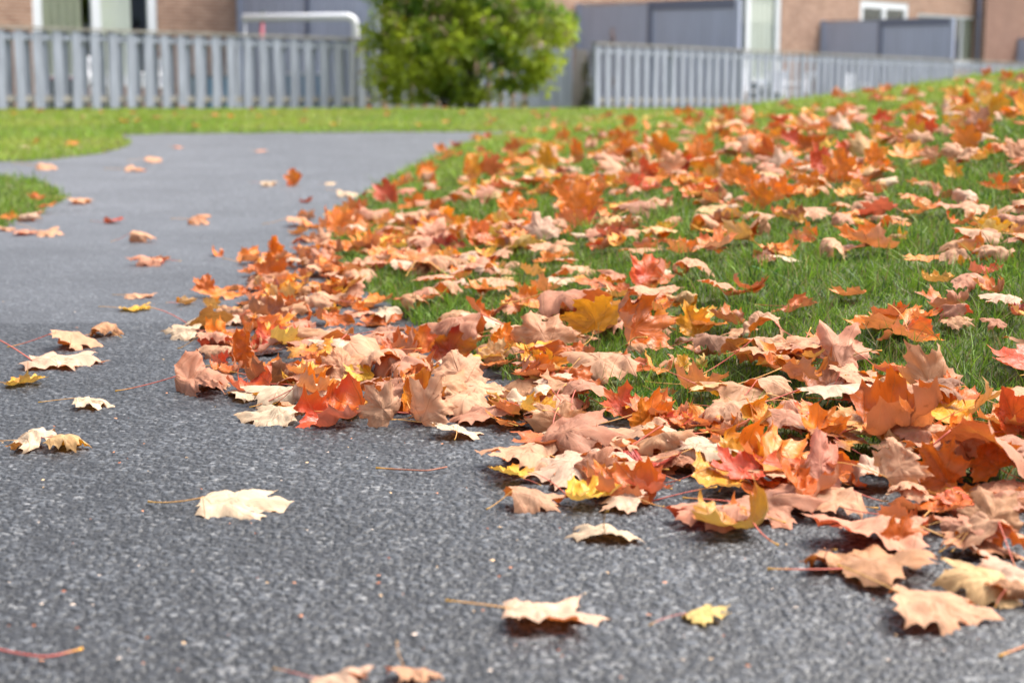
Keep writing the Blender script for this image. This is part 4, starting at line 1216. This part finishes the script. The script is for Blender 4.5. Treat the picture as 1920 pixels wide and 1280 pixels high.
b = MB(); b.box(-.13, .13, -.012, .012, 0, 1.22, Matrix.Rotation(.10, 4, 'Y'))
o = b.build('leaning_board', M_TAN); o.location = (lb[0] - .03, lb[1], zl); tag(o, 'tan board leaning in the gap between the two fences', 'board')

# ------------------------------------------------------------------ shrubs
def foliage(lumps, n, size, cols, rng, grad=None):
    pts, cl = [], []
    vol = np.array([l[3] * l[4] * l[5] for l in lumps]); pr = vol / vol.sum()
    idx = rng.choice(len(lumps), n, p=pr); L = np.array([l[:6] for l in lumps])[idx]
    d = rng.normal(size=(n, 3)); d /= np.linalg.norm(d, axis=1)[:, None]
    r = rng.random(n) ** .45
    P = L[:, :3] + d * r[:, None] * L[:, 3:6]
    keep = vnoise(P[:, 0] * 5 + P[:, 1] * 2.3, P[:, 2] * 5 + 7) + .5 * (vnoise(P[:, 0] * 2.2 + 30, P[:, 2] * 2.2 + P[:, 1]) - .5) > .36
    P, d, idx = P[keep], d[keep], idx[keep]; n = len(P)
    a = rng.normal(size=(n, 3)); a[:, 2] -= .4; a += d * .8; a /= np.linalg.norm(a, axis=1)[:, None]
    nn = rng.normal(size=(n, 3)); nn[:, 2] += 1.2; b = np.cross(a, nn); b /= np.linalg.norm(b, axis=1)[:, None]
    up = np.cross(b, a)
    s = size * rng.uniform(.6, 1.25, n)[:, None]
    V = np.stack([P, P + a * s * .4 + b * s * .25 + up * s * .05, P + a * s, P + a * s * .4 - b * s * .25 + up * s * .05], 1).reshape(-1, 3)
    q = np.arange(n)[:, None] * 4; tri = np.concatenate([q + np.array([0, 1, 2]), q + np.array([0, 2, 3])], 1).reshape(-1, 3)
    m = np.clip(vnoise(P[:, 0] * 2.6 + 3, P[:, 2] * 2.6 + P[:, 1]) * 1.3 - .15 + rng.normal(0, .18, n), 0, 1)[:, None]
    c = cols[0] * (1 - m) + cols[1] * m
    yl = np.array([lumps[i][6] for i in idx])[:, None]
    c = np.where((rng.random((n, 1)) < yl), np.array([.42, .29, .03]), c) * rng.uniform(.75, 1.25, (n, 1))
    return V, tri, np.repeat(c, 4, 0)
def lump(px, py, rp, y, ry=None, yel=.012):
    sc = F_PX / y; p = P3(px, py, y); r = rp / sc
    return (p[0], p[1], p[2], r, ry or r, r, yel)
rb = np.random.default_rng(77)
bush = empty('bush', (-.9, 31.1, 0)); tag(bush, 'large bright green bush growing at the fence in the centre', 'bush')
LB = [lump(965, 168, 40, 30.6), lump(1000, 115, 36, 30.5), lump(712, 140, 30, 30.8), lump(780, 190, 36, 30.5), lump(870, 192, 34, 30.5), lump(940, 190, 24, 30.5), lump(760, 182, 34, 30.8), lump(835, 190, 32, 30.7), lump(900, 188, 30, 30.8), lump(722, 168, 26, 30.9), lump(662, 90, 10, 30.4), lump(678, 100, 12, 30.4), lump(692, 108, 12, 30.4), lump(690, 155, 10, 30.4), lump(1068, 45, 14, 30.4), lump(1035, 185, 10, 30.4), lump(760, 20, 62, 31.0), lump(850, -10, 80, 31.2), lump(940, 10, 75, 31.0), lump(1010, 40, 55, 30.8), lump(1030, 78, 36, 30.6), lump(730, 95, 48, 31.0), lump(800, 100, 85, 30.8),
      lump(890, 95, 90, 30.7), lump(960, 110, 62, 30.7), lump(760, 150, 45, 30.7), lump(820, 165, 42, 30.6), lump(880, 165, 42, 30.7), lump(930, 160, 40, 30.8), lump(1000, 150, 30, 30.5),
      lump(1030, 160, 18, 30.4), lump(985, 175, 22, 30.4, yel=.15), lump(965, 182, 11, 30.3, yel=.8), lump(702, 118, 10, 30.6, yel=.75), lump(744, 38, 13, 30.3, yel=.6), lump(690, 85, 20, 30.8), lump(700, 160, 22, 30.7),
      lump(1052, 60, 30, 30.5), lump(1056, 25, 30, 30.6), lump(705, 30, 32, 30.8), lump(700, 60, 26, 30.8), lump(1015, 110, 40, 30.5), lump(1040, 120, 18, 30.4), lump(715, 0, 40, 31.0), lump(870, -90, 90, 31.1), lump(780, -70, 60, 31.1), lump(970, -60, 60, 31.1)]
V, T, Cc = foliage(LB, 24000, .14, (np.array([.09, .19, .014]), np.array([.52, .60, .05])), rb)
V[:, 2] = np.maximum(V[:, 2], .03)
V -= np.array([-.9, 31.1, 0])
link('leaves', new_mesh('leaves', V, T, np.full(len(T), 3), M_BUSH, False, {'gcol': Cc}), bush)
bb = MB()
for k in range(16):
    a = rb.uniform(0, 6.28); r = rb.uniform(.3, 1.5); top = rb.uniform(1.2, 2.6); b0 = (rb.uniform(-.3, .3), rb.uniform(-.2, .2), -.1)
    mid = (b0[0] + r * .35 * math.cos(a), b0[1] + r * .25 * math.sin(a), top * .45); e = (r * math.cos(a), r * .5 * math.sin(a), top)
    bb.tube([b0, mid, e], [.035, .024, .008], 7)
bb.build('stems', M_BARK, bush, True)
def small_shrub(px, py, y, rp, hpx, col, label, name='shrub', n=900, size=.06):
    p = P3(px, py, y); x = p[0]; z = t1(x, y); r = empty(name, (x, y, z)); tag(r, label, 'shrub')
    top = z_at(py - hpx / 2, y); lumps = []
    for k in range(6):
        zz = z + (top - z) * (k + .6) / 6; rr = rp / F_PX * y * (1 - .10 * k)
        lumps.append((x + rb.uniform(-.06, .06) + .02 * k, y, zz, rr, rr, (top - z) / 9, 0))
    V, T, Cc = foliage(lumps, n, size, col, rb); V -= np.array([x, y, z])
    link('leaves', new_mesh('leaves', V, T, np.full(len(T), 3), M_BUSH, False, {'gcol': Cc}), r)
    m = MB()
    for k in range(5): m.tube([(0, 0, -.05), (rb.uniform(-.08, .08), 0, (top - z) * .5), (rb.uniform(-.12, .12), 0, (top - z) * .95)], [.012, .009, .004], 6)
    m.build('stems', M_BARK, r, True)
small_shrub(1098, 150, 35.0, 12, 110, (np.array([.04, .06, .02]), np.array([.12, .13, .04])), 'dark leafy shrub in the gap between the fences')
small_shrub(1140, 105, 36.6, 11, 90, (np.array([.12, .06, .04]), np.array([.22, .12, .08])), 'rusty brown shrub showing over the left end of the right fence')
small_shrub(1438, 172, 40.5, 8, 50, (np.array([.05, .12, .02]), np.array([.14, .24, .04])), 'small green shrub at the foot of the right fence', n=500)
